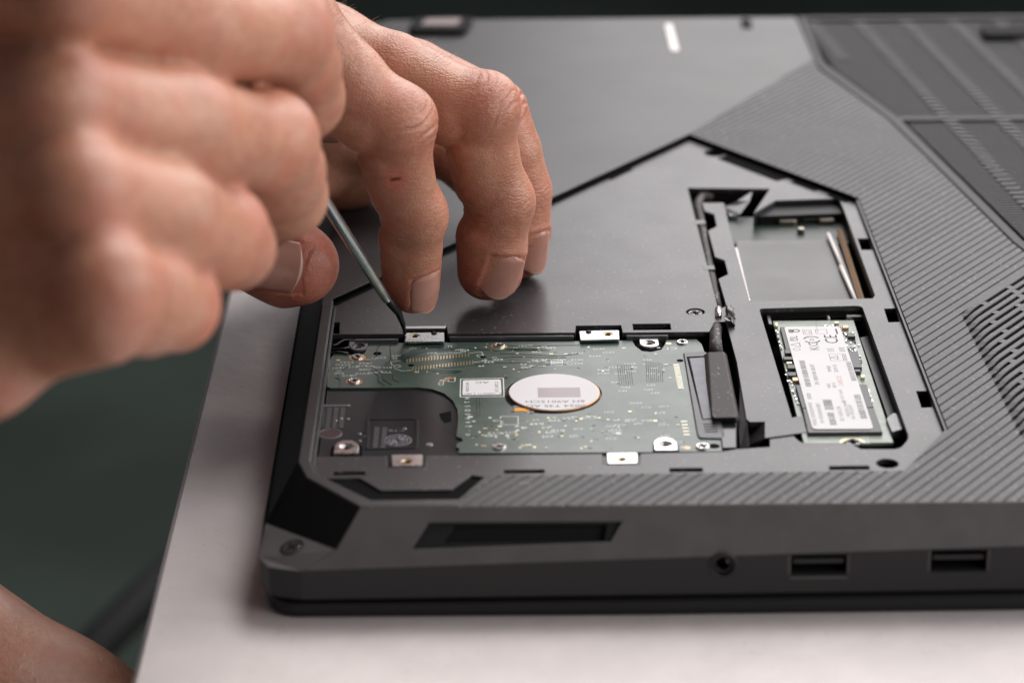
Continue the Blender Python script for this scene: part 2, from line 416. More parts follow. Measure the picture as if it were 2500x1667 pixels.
# --- smooth panel and rim
panel = [(-10.9, 90.2-3.4), (-8.3, 90.2), (98.3, 229.6), (147.3, 311.6), (146.6, YF-2.5), (146.5, YF), (-2, YF), (-10.9, YF-9)]
mb = MB(); mb.prism(panel, -1.6, .02, .25); mb.build('smooth_panel', M_panel, lap)
rim = [(-10.9, 86.6), (-10.9, -12.8), (-8.4, -21.3), (5.0, -37.2), (27.6, -37.2), (27.3, -35.2), (6.0, -35.2), (-5.9, -19.8), (-7.7, -12), (-7.8, 90.0), (-8.3, 90.0)]
mb = MB(); mb.prism(rim, -3, .12, .45); mb.build('rim', M_panel, lap)
rim2 = [(-7.75, 88), (-7.75, -11.7), (-5.8, -19.4), (6.2, -34.4), (26, -34.4), (25.7, -33.6), (6.6, -33.6), (-5.1, -19.1), (-6.95, -11.6), (-6.95, 88)]
mb = MB(); mb.prism(rim2, -3, ZTR+.35, .2); mb.build('inner_rim', M_tray, lap)
# --- hatch area beyond the diagonal: fine slats over a dark recess
mb = MB(); mb.prism(hatch_poly, -3.2, -2.6, 0); mb.build('vent_floor', M_deep, lap)
mb = MB()
dl = [(146.9, YF-.4), (147.4, 311.6), (147.6, 301), (163.6, 244.5), (183.6, 130.3), (196.2, 83.2)]
dr = [(149.4, YF-.4), (150.0, 313), (150.6, 304.5), (167.2, 246), (186.8, 131), (198.6, 87)]
mb.prism(dl+dr[::-1], -1.5, .25, .3)
mb.prism(rect(196.5, 83, XR-.5, 86.6), -1.5, .22, .3); mb.prism(rect(XR-3.5, 86.8, XR, YF-8), -1.5, .22, .3); mb.prism(rect(146.9, YF-3.4, XR-6, YF), -1.5, .18, .3)
mb.build('vent_frame', M_hframe, lap)
mb = MB(); yy = 88.0
while yy < YF-4:
    c_ = clip(clip(hatch_poly, Vector((0, yy)), Vector((0, 1))), Vector((0, yy+1.15)), Vector((0, -1)))
    if len(c_) > 2:
        x0 = min(p[0] for p in c_)+2; mb.box(x0, XR-3, yy, yy+1.15, -1.6, -.75)
    yy += 2.0
mb.build('vent_slat', M_hatch, lap, kind='stuff')
mb = MB()
for k in range(-4, 6):
    for j in range(0, 130):
        y_ = 92+j*4.0; x_ = 203+k*17+(y_-92)*-.13
        if y_ > YF-6: break
        xb = 187+(130.3-y_)*.17+5 if y_ < 245 else 167.2-(y_-244.5)*.27+5
        if x_ > xb+3 and x_ < XR-8: mb.box(x_-2.2, x_+2.2, y_+.0, y_+2.0, -1.4, -.35)
mb.build('vent_bridge', M_cover, lap, kind='stuff')
mb = MB(); a_ = W(2065, 272); mb.box(a_[0], XR-4, a_[1]-1.6, a_[1]+1.6, -1.5, -.1); mb.build('vent_crossbar', M_hframe, lap)
# --- louvres on the right: raised bars bending up out of the ribs
mb = MB(); loc = [(160.5, 80), (162.5, -3), (XR-2, -3), (XR-2, 80)]
n53 = Vector((-math.sin(A53), math.cos(A53))); t53 = Vector((math.cos(A53), math.sin(A53)))
k0 = 0; bars = []
xe = lambda y: 160.2+(75-y)*.022
for k in range(-80, 80):
    dn = (k+.5)*2.66+.4
    # centre of rib k crosses the louvre edge here
    P = None
    for yy in np.linspace(-6, 78, 800):
        x = xe(yy); d_ = Vector((x, yy)).dot(n53)-dn
        if abs(d_) < .06: P = Vector((x, yy)); break
    if P is not None: bars.append(P)
bar_src = None
for i, P in enumerate(bars):
    Lb = 92.0
    if bar_src is None:
        mbb = MB(); prof = [(0, -.1), (1.6, .25), (3.6, .75), (5.8, 1.02), (8.5, 1.1), (Lb, 1.1)]
        hw = .78
        for j in range(len(prof)-1):
            (a0, h0), (a1, h1) = prof[j], prof[j+1]
            for s0_, s1_ in ((0, 0),):
                pa, pb = t53*a0, t53*a1
                vv = []
                for p_, h_ in ((pa, h0), (pb, h1)):
                    for o_, dz in ((-hw, -2.2), (-hw, -.15), (-hw+.15, 0), (hw-.15, 0), (hw, -.15), (hw, -2.2)):
                        vv.append((p_.x+n53.x*o_, p_.y+n53.y*o_, h_+dz))
                mbb.add(vv, [(q, q+1, q+7, q+6) for q in range(5)])
        mbb.add([(v[0], v[1], v[2]) for v in [mbb.v[q] for q in range(6)]], [(0, 1, 2, 3, 4, 5)])
        bar_src = make('vent_slat', mbb.v, mbb.f, M_cover, lap, origin=(0, 0, 0)); place(bar_src, lap, (P.x, P.y, 0))
    else:
        again(bar_src, lap, (P.x, P.y, 0))
mb = MB()
for i in range(len(bars)-1):
    a, b = bars[i], bars[i+1]; mid = (a+b)/2
    base = mid+t53*.8
    # dark slot floor just above the ribs, following the ramp
    pr = [(0, .02), (1.5, .1), (3.6, .3), (6, .5), (92, .55)]
    for j in range(4):
        (a0, h0), (a1, h1) = pr[j], pr[j+1]; p0, p1 = base+t53*a0, base+t53*a1
        mb.quad([(p0.x-n53.x*.85, p0.y-n53.y*.85, h0), (p1.x-n53.x*.85, p1.y-n53.y*.85, h1), (p1.x+n53.x*.85, p1.y+n53.y*.85, h1), (p0.x+n53.x*.85, p0.y+n53.y*.85, h0)])
mb.build('vent_slot', M_deep, lap, kind='stuff')
mb = MB()
for i in range(len(bars)-1):
    mid = (bars[i]+bars[i+1])/2
    s_ = [13, 27, 9][i % 3]+(i*2.1 % 3)
    while s_ < 90:
        q = mid+t53*s_; Mx = Matrix.Translation((q.x, q.y, 0)) @ Matrix.Rotation(A53, 4, 'Z')
        mb.box(-1.1, 1.1, -.9, .9, .3, 1.02, M=Mx); s_ += 14.5
mb.build('vent_bridge', M_cover, lap, kind='stuff')
# --- bevel, walls, lid
PB, NB = Vector((0, -37.2, 0)), Vector((0, -10.4, 6.8)).normalized()
def B(px, py): return hit(px, py, PB, NB)
eT = Vector((1, 0, 0)); eV = NB.cross(eT)            # along / up the bevel
def onB(px, py):
    p = B(px, py)-PB; return (p.dot(eT), p.dot(eV))
Mb = Matrix.Identity(4)
for i in range(3): Mb[i][0] = eT[i]; Mb[i][1] = eV[i]; Mb[i][2] = NB[i]; Mb[i][3] = PB[i]
q_in = onB(772, 1262); q_bl = onB(690, 1311); q_c = onB(1600, 1279); q_r = onB(2350, 1254)
sl = (q_r[1]-q_c[1])/(q_r[0]-q_c[0]); q_e = (XR-6, q_r[1]+sl*(XR-6-q_r[0]))
bev = [(5.0, 0), q_in, q_bl, q_c, q_r, q_e, (XR-10, 0)]
rec = [onB(*p) for p in [(1022, 1200), (1430, 1199), (1402, 1251), (940, 1261), (972, 1200)]]
rec = [onB(*p) for p in [(1000, 1197), (1518, 1196), (1492, 1245), (1000, 1262)]]
rec_o = [onB(*p) for p in [(984, 1199), (1429, 1197), (1402, 1244), (945, 1261)]]
rec_i = [onB(*p) for p in [(1044, 1205), (1395, 1204), (1388, 1240), (1018, 1246)]]
mb = MB(); mb.prism(bev, -1, 0, .15, [rec_o], M=Mb); mb.build('front_bevel', M_bevel, lap)
mb = MB(); mb.prism(offset(ccw(rec_o), -.2), -1.6, -1.0, .1, [rec_i], M=Mb); mb.build('bevel_recess', M_side, lap)
mb = MB(); mb.prism(offset(ccw(rec_i), -.3), -3.4, -2.6, .1, M=Mb); mb.build('recess_floor', M_black, lap)
v_bl, v_c, v_r, v_e = [Mb @ Vector((*q, 0)) for q in (q_bl, q_c, q_r, q_e)]
v_in = Mb @ Vector((*q_in, 0))
# corner: black foot facet + small facet with a screw
c0, c1 = Vector((-10.9, -12.8, 0)), Vector((-8.4, -21.3, 0)); c2 = Vector((5.0, -37.2, 0))
n_f = (v_in-c1).cross(c2-c1).normalized()
v_out = hit(610, 1201, c1, n_f)
mb = MB(); mb.add([c1, c2, v_in, v_out], [(0, 3, 2, 1)]); 
foot = mb.build('corner_foot', M_rubber, lap)
v_cl = Y(600, 1290, v_bl.y+6)  # outer left corner, lower edge
v_cl = Vector((v_out.x-.6, v_bl.y+7, v_bl.z))
v_fl = Vector((v_out.x-.5, v_out.y, v_out.z))
mb = MB(); mb.add([v_out, v_in, v_bl, Vector((v_out.x+2.0, v_bl.y+2.2, v_bl.z)), v_cl], [(0, 4, 3, 2, 1)]); mb.build('corner_facet', M_bevel, lap)
pc = hit(670, 1256, v_out, (v_in-v_out).cross(v_cl-v_out).normalized()*-1)
nf = (v_cl-v_out).cross(v_in-v_out).normalized()
if nf.z < 0: nf = -nf
s1 = again(s0, lap, pc+nf*.12, kids=False); s1.rotation_euler = nf.to_track_quat('Z', 'Y').to_euler()
s1.scale = (1.15, 1.15, 1)
mb = MB(); mb.disc(0, 0, 2.9, 0, .05, 0, M=Matrix.Translation(pc+nf*.02) @ nf.to_track_quat('Z', 'Y').to_matrix().to_4x4())
mb.build('screw_seat', M_black, lap)
# left slope
xo = v_out.x
pts_top = [(-10.9, -12.8, 0), (-10.9, YF-9, 0)]
mb = MB()
mb.add([c1, c0, Vector((-10.9, YF-9, 0)), Vector((xo-.6, YF-6, v_out.z)), v_out], [(0, 4, 3, 2, 1)])
mb.add([c0, c1, v_out], [(0, 1, 2)])
mb.build('left_bevel', M_black, lap)
def loft(loops, mb, m=0, close=True):
    n = len(loops[0]); b = len(mb.v)
    for L in loops: mb.v += [Vector(p) for p in L]
    for r in range(len(loops)-1):
        for i in range(n):
            j = (i+1) % n; mb.f.append([b+r*n+i, b+r*n+j, b+(r+1)*n+j, b+(r+1)*n+i]); mb.m.append(m)
# side walls follow the bevel's lower edge
yw = v_bl.y
wall_top = [v_out+Vector((-.6, 0, 0)), v_cl, Vector((v_out.x+2.0, v_bl.y+2.2, v_bl.z)), v_bl, v_c, v_r, v_e, Vector((XR+6, -20, -8)), Vector((XR+6, YF-8, -8)), Vector((XR-8, YF+5, -8)), Vector((-2, YF+5, -8)), Vector((xo-.6, YF-6, v_out.z))]
def at_z(L, z, ins=0):
    P = [(p.x, p.y) for p in L]; P = ccw(P) if ins == 0 else offset(ccw(P), ins)
    return [Vector((x, y, z)) for x, y in P]
assert area2([(p.x, p.y) for p in wall_top]) > 0
mb = MB(); ztop = [p.z for p in wall_top]
front = slice(3, 6)
# front wall carries the ports: a separate plate; the others are lofted
Pf, Nf = v_bl.copy(), Vector((v_r.y-v_bl.y, -(v_r.x-v_bl.x), 0)).normalized()
eU = Vector((v_r.x-v_bl.x, v_r.y-v_bl.y, 0)).normalized()
Mf = Matrix.Identity(4)
for i in range(3): Mf[i][0] = eU[i]; Mf[i][1] = (0, 0, 1)[i]; Mf[i][2] = Nf[i]; Mf[i][3] = Pf[i]
def onF(px, py):
    p = hit(px, py, Pf, Nf)-Pf; return (p.dot(eU), p.z)
zb_ = -19.4-v_bl.z
top_edge = [((q-Pf).dot(eU), q.z-Pf.z) for q in (v_bl, v_c, v_r, v_e)]
usb = []
for (x0, y0, x1, y1) in ((1813, 1266, 1950, 1318), (2135, 1258, 2271, 1311)):
    a, b = onF(x0, y0), onF(x1, y1); usb.append((a[0], min(a[1], 99), b[0], b[1]))
def tope(u):
    for (u0, z0), (u1, z1) in zip(top_edge, top_edge[1:]):
        if u0 <= u <= u1: return z0+(z1-z0)*(u-u0)/(u1-u0)
usbh = [rect(u0, b1, u1, tope((u0+u1)/2)-.5) for u0, b0, u1, b1 in usb]
jc = onF(1661, 1297)
outer = top_edge+[(top_edge[-1][0], zb_), (0, zb_)]
mb.prism(outer, -1, 0, .12, [ell(jc[0], jc[1], 2.6)]+usbh, M=Mf)
mb.build('port_wall', M_side, lap)
mb = MB(); mb.disc(jc[0], jc[1], 3.3, -.3, .35, .2, hole=2.5, M=Mf); mb.disc(jc[0], jc[1], 2.45, -2, -.5, .2, hole=1.6, M=Mf); mb.disc(jc[0], jc[1], 2.4, -3, -2.6, 0, m=1, M=Mf)
mb.box(jc[0]+1.0, jc[0]+1.35, jc[1]-.2, jc[1]+.5, -2.4, -1.5, m=2, M=Mf)
mb.build('audio_jack', [M_side, M_deep, M_steelm], lap)
for h in usbh:
    (u0, z0), (u1, z1) = h[0], h[2]
    t = MB(); t.box(u0-.1, u1+.1, z0-.1, z1+.1, -9, -8, M=Mf); up = t.build('usb_port', M_deep, lap)
    t = MB(); g = .4
    t.box(u0, u0+g, z0, z1, -8, -.15, M=Mf); t.box(u1-g, u1, z0, z1, -8, -.15, M=Mf); t.box(u0+g, u1-g, z0, z0+g*.7, -8, -.6, m=1, M=Mf); t.box(u0+g, u1-g, z1-g*.7, z1, -8, -.6, m=1, M=Mf)
    t.build('metal_shell', [M_shell, M_side], up)
    t = MB(); zc = (z0+z1)/2; t.box(u0+1.2, u1-1.2, zc-.2, zc+1.0, -8, -1.2, M=Mf); t.build('tongue', M_side, up)
mb = MB()
mb.prism([(usbh[0][0][0]+.3, usbh[0][0][1]-.9), (usbh[0][1][0]-.3, usbh[0][0][1]-.9), (usbh[0][1][0]-.3, usbh[0][0][1]-.45), (usbh[0][0][0]+.3, usbh[0][0][1]-.45)], 0, .22, .08, M=Mf)
mb.build('port_lip', M_bevel, lap)
def ring(ins, z, L=None):
    P = offset([(p.x, p.y) for p in wall_top], ins); P = [Vector((x, y, z)) for x, y in P]; return P
mb = MB(); r0 = [Vector(p) for p in wall_top]; r1 = ring(.15, -19.4); n = len(r0)
for i in range(n):
    if i in (3, 4, 5): continue
    j = (i+1) % n; mb.add([r0[i], r0[j], r1[j], r1[i]], [(3, 2, 1, 0)])
mb.add([Vector((XR-10, -37.2, 0)), Vector((XR, -28, 0)), v_e, wall_top[7]], [(0, 2, 3, 1)])
mb.add([Vector((XR, -28, 0)), Vector((XR, YF-8, 0)), wall_top[7], wall_top[8]], [(0, 2, 3, 1)])
mb.add([Vector((XR, YF-8, 0)), Vector((XR-8, YF, 0)), wall_top[8], wall_top[9]], [(0, 2, 3, 1)])
mb.add([Vector((XR-8, YF, 0)), Vector((-2, YF, 0)), wall_top[9], wall_top[10]], [(0, 2, 3, 1)])
mb.add([Vector((-2, YF, 0)), Vector((-10.9, YF-9, 0)), wall_top[10], wall_top[11]], [(0, 2, 3, 1)])
mb.build('case_wall', M_side, lap)
base_l = [(xo-.6, 4), (xo-.4, -31), (xo+1.6, -38.5), (xo+6, -42.2), (72, -42.6), (157, -41.8), (XR+2, -41), (XR+5, -36), (XR+6, YF-8), (XR-8, YF+5), (-2, YF+5), (xo-.6, YF-6)]
mb = MB(); L = rounded(base_l, 2.5, 3)
o1 = offset(L, 1.6)
loft([[(x, y, -19.3) for x, y in L], [(x, y, -19.9) for x, y in offset(L, .3)], [(x, y, -20.0) for x, y in o1], [(x, y, -22.0) for x, y in o1]], mb)
mb.add([(x, y, -19.9) for x, y in L], [list(range(len(L)))])
mb.build('hinge_gap', M_black, lap)
mb = MB(); L = rounded([(x, y) for x, y in base_l], 3.0, 4)
loft([[(x, y, -21.6) for x, y in offset(L, .8)], [(x, y, -22.2) for x, y in offset(L, .2)], [(x, y, -24.0) for x, y in L], [(x, y, -25.3) for x, y in offset(L, .35)], [(x, y, -25.95) for x, y in offset(L, 1.3)]], mb)
nL = len(L); mb.add([(x, y, -21.6) for x, y in offset(L, .8)], [list(range(nL))]); mb.add([(x, y, -25.95) for x, y in offset(L, 1.3)], [list(range(nL))[::-1]])
mb.build('display_lid', M_side, lap, smooth=False)
# far feet and marks on the smooth panel
def slab(pts, z0, z1, m_, name, c=.3, r=0):
    L = Wl(pts, 0); L = rounded(L, r) if r else L
    mb = MB(); mb.prism(L, z0, z1, c); return mb.build(name, m_, lap)
f1 = slab([(935, 83), (1070, 84), (1090, 50), (950, 52)], 0, 2.2, M_rubber, 'rubber_foot', .9, 4)
slab([(965, 72), (1050, 72), (1062, 56), (980, 57)], 2.2, 2.35, mat('faded_pink_pad', (.22, .17, .165), .5), 'foot_pad', .1, 2)
slab([(2258, 88), (2352, 88), (2400, 66), (2250, 66)], 0, 1.2, M_rubber, 'rubber_foot', .5, 2)
slab([(1527, 57), (1543, 57), (1560, 118), (1541, 119)], .02, .3, M_ivory, 'pale_bar', .1, 1.5)  # small pale bar on the smooth panel
slab([(1700, 46), (1725, 46), (1728, 66), (1704, 66)], .02, .5, M_rubber, 'rubber_dot', .2, 2)

# ------------------------------------------------------------------ hard drive
hdd = thing('hard_drive', 'slim hard drive with green circuit board and round white cap set in the large bay', 'hard drive', (41, 26, -10))
ZB = -3.0
x0, x1, y0, y1 = -6.9, 90.4, -9.0, 60.8
mb = MB(); mb.prism(rounded([(x0, y0), (x1-7, y0), (x1-7, y1), (x0, y1)], 2.2), -10, ZB-.55, .3); hbody = mb.build('metal_housing', M_steeld, hdd)
def D(px, py, z=ZB): return W(px, py, z)
# board outline
bo = [D(*p) for p in [(760, 822), (766, 812), (782, 812), (800, 815), (823, 817), (838, 810), (845, 796), (850, 787), (1000, 786.5), (1300, 784), (1452, 781.5), (1460, 795), (1475, 806), (1495, 808), (1518, 803), (1526, 792), (1530, 781),
      (1600, 779), (1612, 790), (1620, 812), (1640, 900), (1662, 1030), (1656, 1036), (1560, 1037), (1556, 1020), (1547, 1010), (1528, 1006), (1508, 1010), (1500, 1022), (1500, 1038),
      (1250, 1039.5), (1052, 1040), (1055, 1030), (1047, 1026), (1050, 1018), (1063, 1012), (1060, 1006), (1048, 1002), (1052, 960), (1050, 940), (1040, 920), (1020, 903), (992, 893), (960, 889), (760, 890.5), (751, 888), (753, 860), (756, 848), (752, 840)]]
cap_c = D(1273, 903, ZB); cap_r = 11.55
mb = MB(); mb.prism(bo, ZB-.5, ZB, .08, [ell(cap_c[0]-.35, cap_c[1]-.2, cap_r+.75, seg=48)])
pcb = mb.build('circuit_board', M_pcb, hdd)
# spindle cap
mb = MB(); mb.disc(cap_c[0], cap_c[1], cap_r, ZB-.5, ZB+.35, .15, 64)
mb.disc(cap_c[0]-.1, cap_c[1]+.1, cap_r-.25, ZB+.3, ZB+.43, .04, 64, m=1)
cap = mb.build('motor_cap', [M_copper, M_capw], hdd)
mb = MB(); q = [D(*p, ZB+.5) for p in ((1235, 890), (1332, 889), (1334, 911), (1236, 912))]
mb.quad([(x, y, ZB+.45) for x, y in q])
mb2 = MB(); c_ = D(1275, 921, ZB+.5); mb2.text('6H A9015CH', c_[0], c_[1], 2.15, ZB+.45, 180, sx=1.25)
c_ = D(1276, 931, ZB+.5); mb2.text('0024 T4S AD', c_[0], c_[1], 2.15, ZB+.45, 180, sx=1.25)
mb.build('cap_print', M_capr, cap); mb2.build('cap_lettering', M_inkl, cap, kind='stuff')
mb = MB()
for a0, a1, m_ in ((185, 216, 1), (216, 228, 0), (228, 237, 2), (237, 245, 0), (245, 275, 1)):
    p = []
    for k in range(7):
        a = math.radians(a0+(a1-a0)*k/6); p.append((a, 0))
    for i in range(6):
        A, Bb = p[i][0], p[i+1][0]
        r_i, r_o = cap_r+.05, cap_r+.8+1.2*max(0, 1-abs((math.degrees((A+Bb)/2)-225)/45))
        mb.quad([(cap_c[0]+r*math.cos(t), cap_c[1]+r*math.sin(t), ZB+z_) for r, t, z_ in ((r_i, A, -.1), (r_o, A, .05), (r_o, Bb, .05), (r_i, Bb, -.1))], [0, 1, 2][(0 if m_ == 0 else m_)])
mb.build('motor_ribbon', [M_steelm, M_deep, M_kapton], hdd)
mb = MB(); c_ = D(1191, 941); mb.box(c_[0]-1.0, c_[0]+1.0, c_[1]-.9, c_[1]+.9, ZB, ZB+.1, M=None); mb.build('amber_patch', M_kapton, hdd)
# lugs with mounting holes
def lug(cx, cy, hw, hd, up, m_, hz=.35, nm='mounting_lug'):
    s_ = 1 if up else -1
    L = [(cx-hw, cy+s_*hd), (cx-hw, cy-s_*hd*.1)]+[(cx-hw*math.cos(t), cy-s_*hd*.1-s_*hd*.95*math.sin(t)) for t in np.linspace(.2, math.pi-.2, 9)]+[(cx+hw, cy-s_*hd*.1), (cx+hw, cy+s_*hd)]
    mb = MB(); mb.prism(L, ZB-.6, ZB+hz, .2, [ell(cx, cy-s_*.15, 1.55)])
    o = mb.build(nm, m_, hdd)
    t = MB(); t.disc(cx, cy-s_*.15, 1.6, ZB-.5, ZB-.2, .1, hole=.9); t.build('threaded_bush', M_steel, o)
    t = MB(); t.disc(cx, cy-s_*.15, .95, ZB-.7, ZB-.6, 0); t.build('screw_hole', M_deep, o)
    t = MB(); L2 = offset(ccw(L), -.9); t.prism(L2, ZB-.58, ZB-.52, 0); t.build('lug_recess', M_deep, o)
    return o
c_ = D(823, 796); lug(c_[0], c_[1], 2.6, 3.0, True, M_steelm)
c_ = D(1491, 789); lug(c_[0], c_[1], 2.55, 2.9, True, M_bright)
c_ = D(796, 1028); lug(c_[0], c_[1], 2.95, 3.6, False, M_bright)
c_ = D(1528, 1022); lug(c_[0], c_[1], 2.85, 3.6, False, M_bright)
# caddy tabs lying over the tray
def tab_(pts, hx, hy, m_, pin=None, hr=1.25):
    L = Wl(pts, -1.9); L = rounded(L, .35, 2)
    h = [ell(*W(hx, hy, -1.9), hr, hr*.95)]
    mb = MB(); mb.prism(L, -2.4, -1.9, .1, h); o = mb.build('mounting_tab', m_, hdd)
    c_ = W(hx, hy, -1.9); t = MB(); t.disc(c_[0], c_[1], hr+.02, -2.6, -2.1, .1, hole=hr*.62); t.build('brass_insert', M_brass, o)
    t = MB(); t.disc(c_[0], c_[1], hr*.7, -3.2, -3.0, 0); t.build('screw_hole', M_deep, o)
    if pin:
        c_ = W(*pin, -1.9); t = MB(); t.disc(c_[0], c_[1], .8, -1.9, -1.45, .35, 14); t.build('locating_pin', M_black, o)
tab_([(929, 764), (1021, 763), (1021, 784), (929, 785)], 953, 771, M_steel, (997, 766))
tab_([(1330, 760), (1422, 758), (1423, 779), (1333, 781)], 1396, 767, M_steel, (1352, 763))
tab_([(899, 1044), (970, 1043), (970, 1069), (901, 1070)], 935, 1058.5, M_bright, None, 1.2)
tab_([(1394, 1040), (1464, 1039), (1464, 1063), (1396, 1064)], 1428, 1054.5, M_bright, None, 1.2)
for pts in ([(929, 749), (1026, 748), (1024, 754.5), (929, 755)],):
    mb = MB(); mb.prism(Wl(pts, -1.6), -2.4, -1.55, .08); mb.build('tab_flange', M_steel, hdd)
# side rails seen behind the board
for (a, b, yy, m_) in ((1032, 1318, 773.5, M_steelm), (1438, 1535, 771, M_steelm), (815, 915, 780, M_steelm)):
    p0, p1 = D(a, yy, -2.0), D(b, yy, -2.0)
    mb = MB(); mb.prism(rounded([(p0[0], p0[1]-.25), (p1[0], p0[1]-.25), (p1[0], p0[1]+.45), (p0[0], p0[1]+.45)], .3, 2), -8, -2.0, .12); mb.build('side_rail', m_, hdd)
# corner mouldings of the bay
mb = MB()
for pl in ([(752, 795), (772, 792), (790, 781), (815, 781)], [(752, 803), (790, 800), (806, 797)], [(752, 812), (775, 808), (800, 811)]):
    mb.tube([(*D(px, py, -2.6), -2.6) for px, py in pl], .3, 6)
mb.build('bay_moulding', M_gloss, lap, smooth=True, kind='stuff')
# anodised cover details
ZH = ZB-.55
mb = MB(); L = [D(*p, ZH) for p in [(840, 962), (955, 961), (962, 966), (960, 1030), (838, 1034)]]
mb.prism(rounded(L, 1), ZH, ZH+.22, .12, [offset(ccw(rounded(L, 1)), .9)]); 
mb.build('embossed_frame', M_steeld, hdd)
mb = MB()
for k in range(4):
    a = D(742+k*15.5, 934, ZH); b_ = D(737+k*15.5, 981, ZH)
    for j in range(14):
        t = j/13; mb.box(a[0]*(1-t)+b_[0]*t-.55, a[0]*(1-t)+b_[0]*t+.55, a[1]*(1-t)+b_[1]*t-.16, a[1]*(1-t)+b_[1]*t+.16, ZH, ZH+.06)
for k in range(2):
    a = D(866+k*18, 983, ZH); b_ = D(862+k*18, 1026, ZH)
    for j in range(11):
        t = j/10; mb.box(a[0]*(1-t)+b_[0]*t-.6, a[0]*(1-t)+b_[0]*t+.6, a[1]*(1-t)+b_[1]*t-.2, a[1]*(1-t)+b_[1]*t+.2, ZH, ZH+.06)
c_ = D(914, 1011, ZH)
for r in (3.4, 2.5, 1.6): mb.disc(c_[0], c_[1], r, ZH, ZH+.06, .02, 32, hole=r-.4)
for k in range(12):
    a = k*.5236; mb.tube([(c_[0]+.5*math.cos(a), c_[1]+.5*math.sin(a), ZH+.04), (c_[0]+3.2*math.cos(a+.4), c_[1]+3.2*math.sin(a+.4), ZH+.04)], .09, 4)
a = D(910, 988, ZH); mb.text('CTR', a[0], a[1], 2.2, ZH+.05, 180)
mb.build('etched_marks', mat('etched_steel', (.22, .22, .24), .4, metal=.6), hdd, kind='stuff')
mb = MB(); L = [D(*p, ZH) for p in [(735, 930), (803, 929), (806, 932), (803, 934), (735, 935)]]; mb.prism(L, ZH, ZH+.15, .05); mb.build('embossed_bar', M_steelm, hdd)
for px, py, r in ((741, 932, .45), (801, 932, .45), (771, 966, .4), (784, 961, .4), (799, 962, .4), (826, 996, .45), (840, 1002, .45), (826, 1012, .4), (929, 984, .5), (986, 1021, .9)):
    c_ = D(px, py, ZH); mb = MB(); mb.disc(c_[0], c_[1], r, ZH, ZH+.16, .1, 12); mb.build('rivet', M_steel, hdd)
c_ = D(757, 996, ZH); mb = MB(); mb.disc(c_[0], c_[1], 3.1, ZH, ZH+.1, .05, 32, hole=2.5, m=0); mb.disc(c_[0], c_[1], 2.5, ZH, ZH+.02, 0, 32, m=1); mb.build('breather_recess', [M_steelm, mat('dark_red_recess', (.03, .010, .012), .5)], hdd)
L = [D(*p, ZH) for p in [(1008, 950), (1036, 944), (1037, 968), (1021, 972), (1012, 962)]]; mb = MB(); mb.prism(rounded(L, .4, 2), ZH, ZH+.03, 0); mb.build('board_window', M_deep, hdd)
# board screws
def bscrew(px, py, r, m_=M_steel, washer=None, wr=0):
    c_ = D(px, py)
    o = screw_mb(r, .45, .5, .2).build('screw', [m_, M_deep], hdd, origin=(0, 0, 0)); place(o, hdd, (c_[0], c_[1], ZB+.05)); o.rotation_euler.z = random.random()
    if washer: t = MB(); t.disc(c_[0], c_[1], wr, ZB, ZB+.05, .02, 28); t.build('contact_ring', washer, hdd)
bscrew(821, 821, 1.5, M_bright, M_copper, 2.2); bscrew(813, 876, 1.55, M_bright, M_copper, 2.2); bscrew(1146, 795, 1.55, M_steel, M_gold, 2.15)
bscrew(1567, 787.5, 1.5, M_bright); bscrew(1147, 1028, 1.6, M_bright); bscrew(1614, 1027, 1.7, M_bright)
for px, py, r, m_ in ((777, 827, .6, M_gold), (1536, 789, .75, M_gold), (1578, 1028, .85, M_copper), (1112, 797, .35, M_copper), (1128, 805, .35, M_copper), (1118, 790, .3, M_gold), (940, 790, .3, M_gold), (980, 800, .3, M_gold), (1092, 799, .3, M_silk), (1116, 797, .3, M_silk), (1236, 799, .35, M_bright), (1352, 797, .35, M_bright), (1385, 852, .3, M_bright),
        (1420, 995, .8, M_silk), (1165, 1000, .5, M_silk), (1180, 848, .3, M_silk), (1005, 858, .3, M_silk)):
    c_ = D(px, py); mb = MB(); mb.disc(c_[0], c_[1], r, ZB, ZB+.05, .02, 16); mb.build('solder_pad', m_, hdd)
for px, py, r in ((867, 812, 1.1), (1562, 828, .9), (1608, 974, .9), (1674, 1024, 1.4), (944, 839, .8), (1110, 820, .8)):
    c_ = D(px if px < 1660 else 1640, py); mb = MB(); mb.disc(c_[0], c_[1], r, ZB, ZB+.02, 0, 20); mb.build('board_hole', M_deep, hdd)
# header pads
mb = MB()
for r0_, r1_, n_ in (((935, 829), (1076, 815), 21), ((948, 847), (1086, 832), 21)):
    for k in range(n_):
        t = k/(n_-1); c_ = D(r0_[0]+(r1_[0]-r0_[0])*t, r0_[1]+(r1_[1]-r0_[1])*t)
        mb.box(c_[0]-.17, c_[0]+.17, c_[1]-1.15, c_[1]+1.15, ZB, ZB+.05)
mb.build('header_pads', M_gold, hdd, kind='stuff')
mb = MB()
for r0_, r1_, n_ in (((1553, 838), (1564, 891), 13), ((1571, 968), (1577, 998), 5)):
    for k in range(n_):
        t = k/(n_-1); c_ = D(r0_[0]+(r1_[0]-r0_[0])*t, r0_[1]+(r1_[1]-r0_[1])*t)
        mb.box(c_[0]-.75, c_[0]+.75, c_[1]-.38, c_[1]+.38, ZB, ZB+.07)
mb.build('connector_pads', mat('pale_gold', (.85, .82, .66), .4), hdd, kind='stuff')
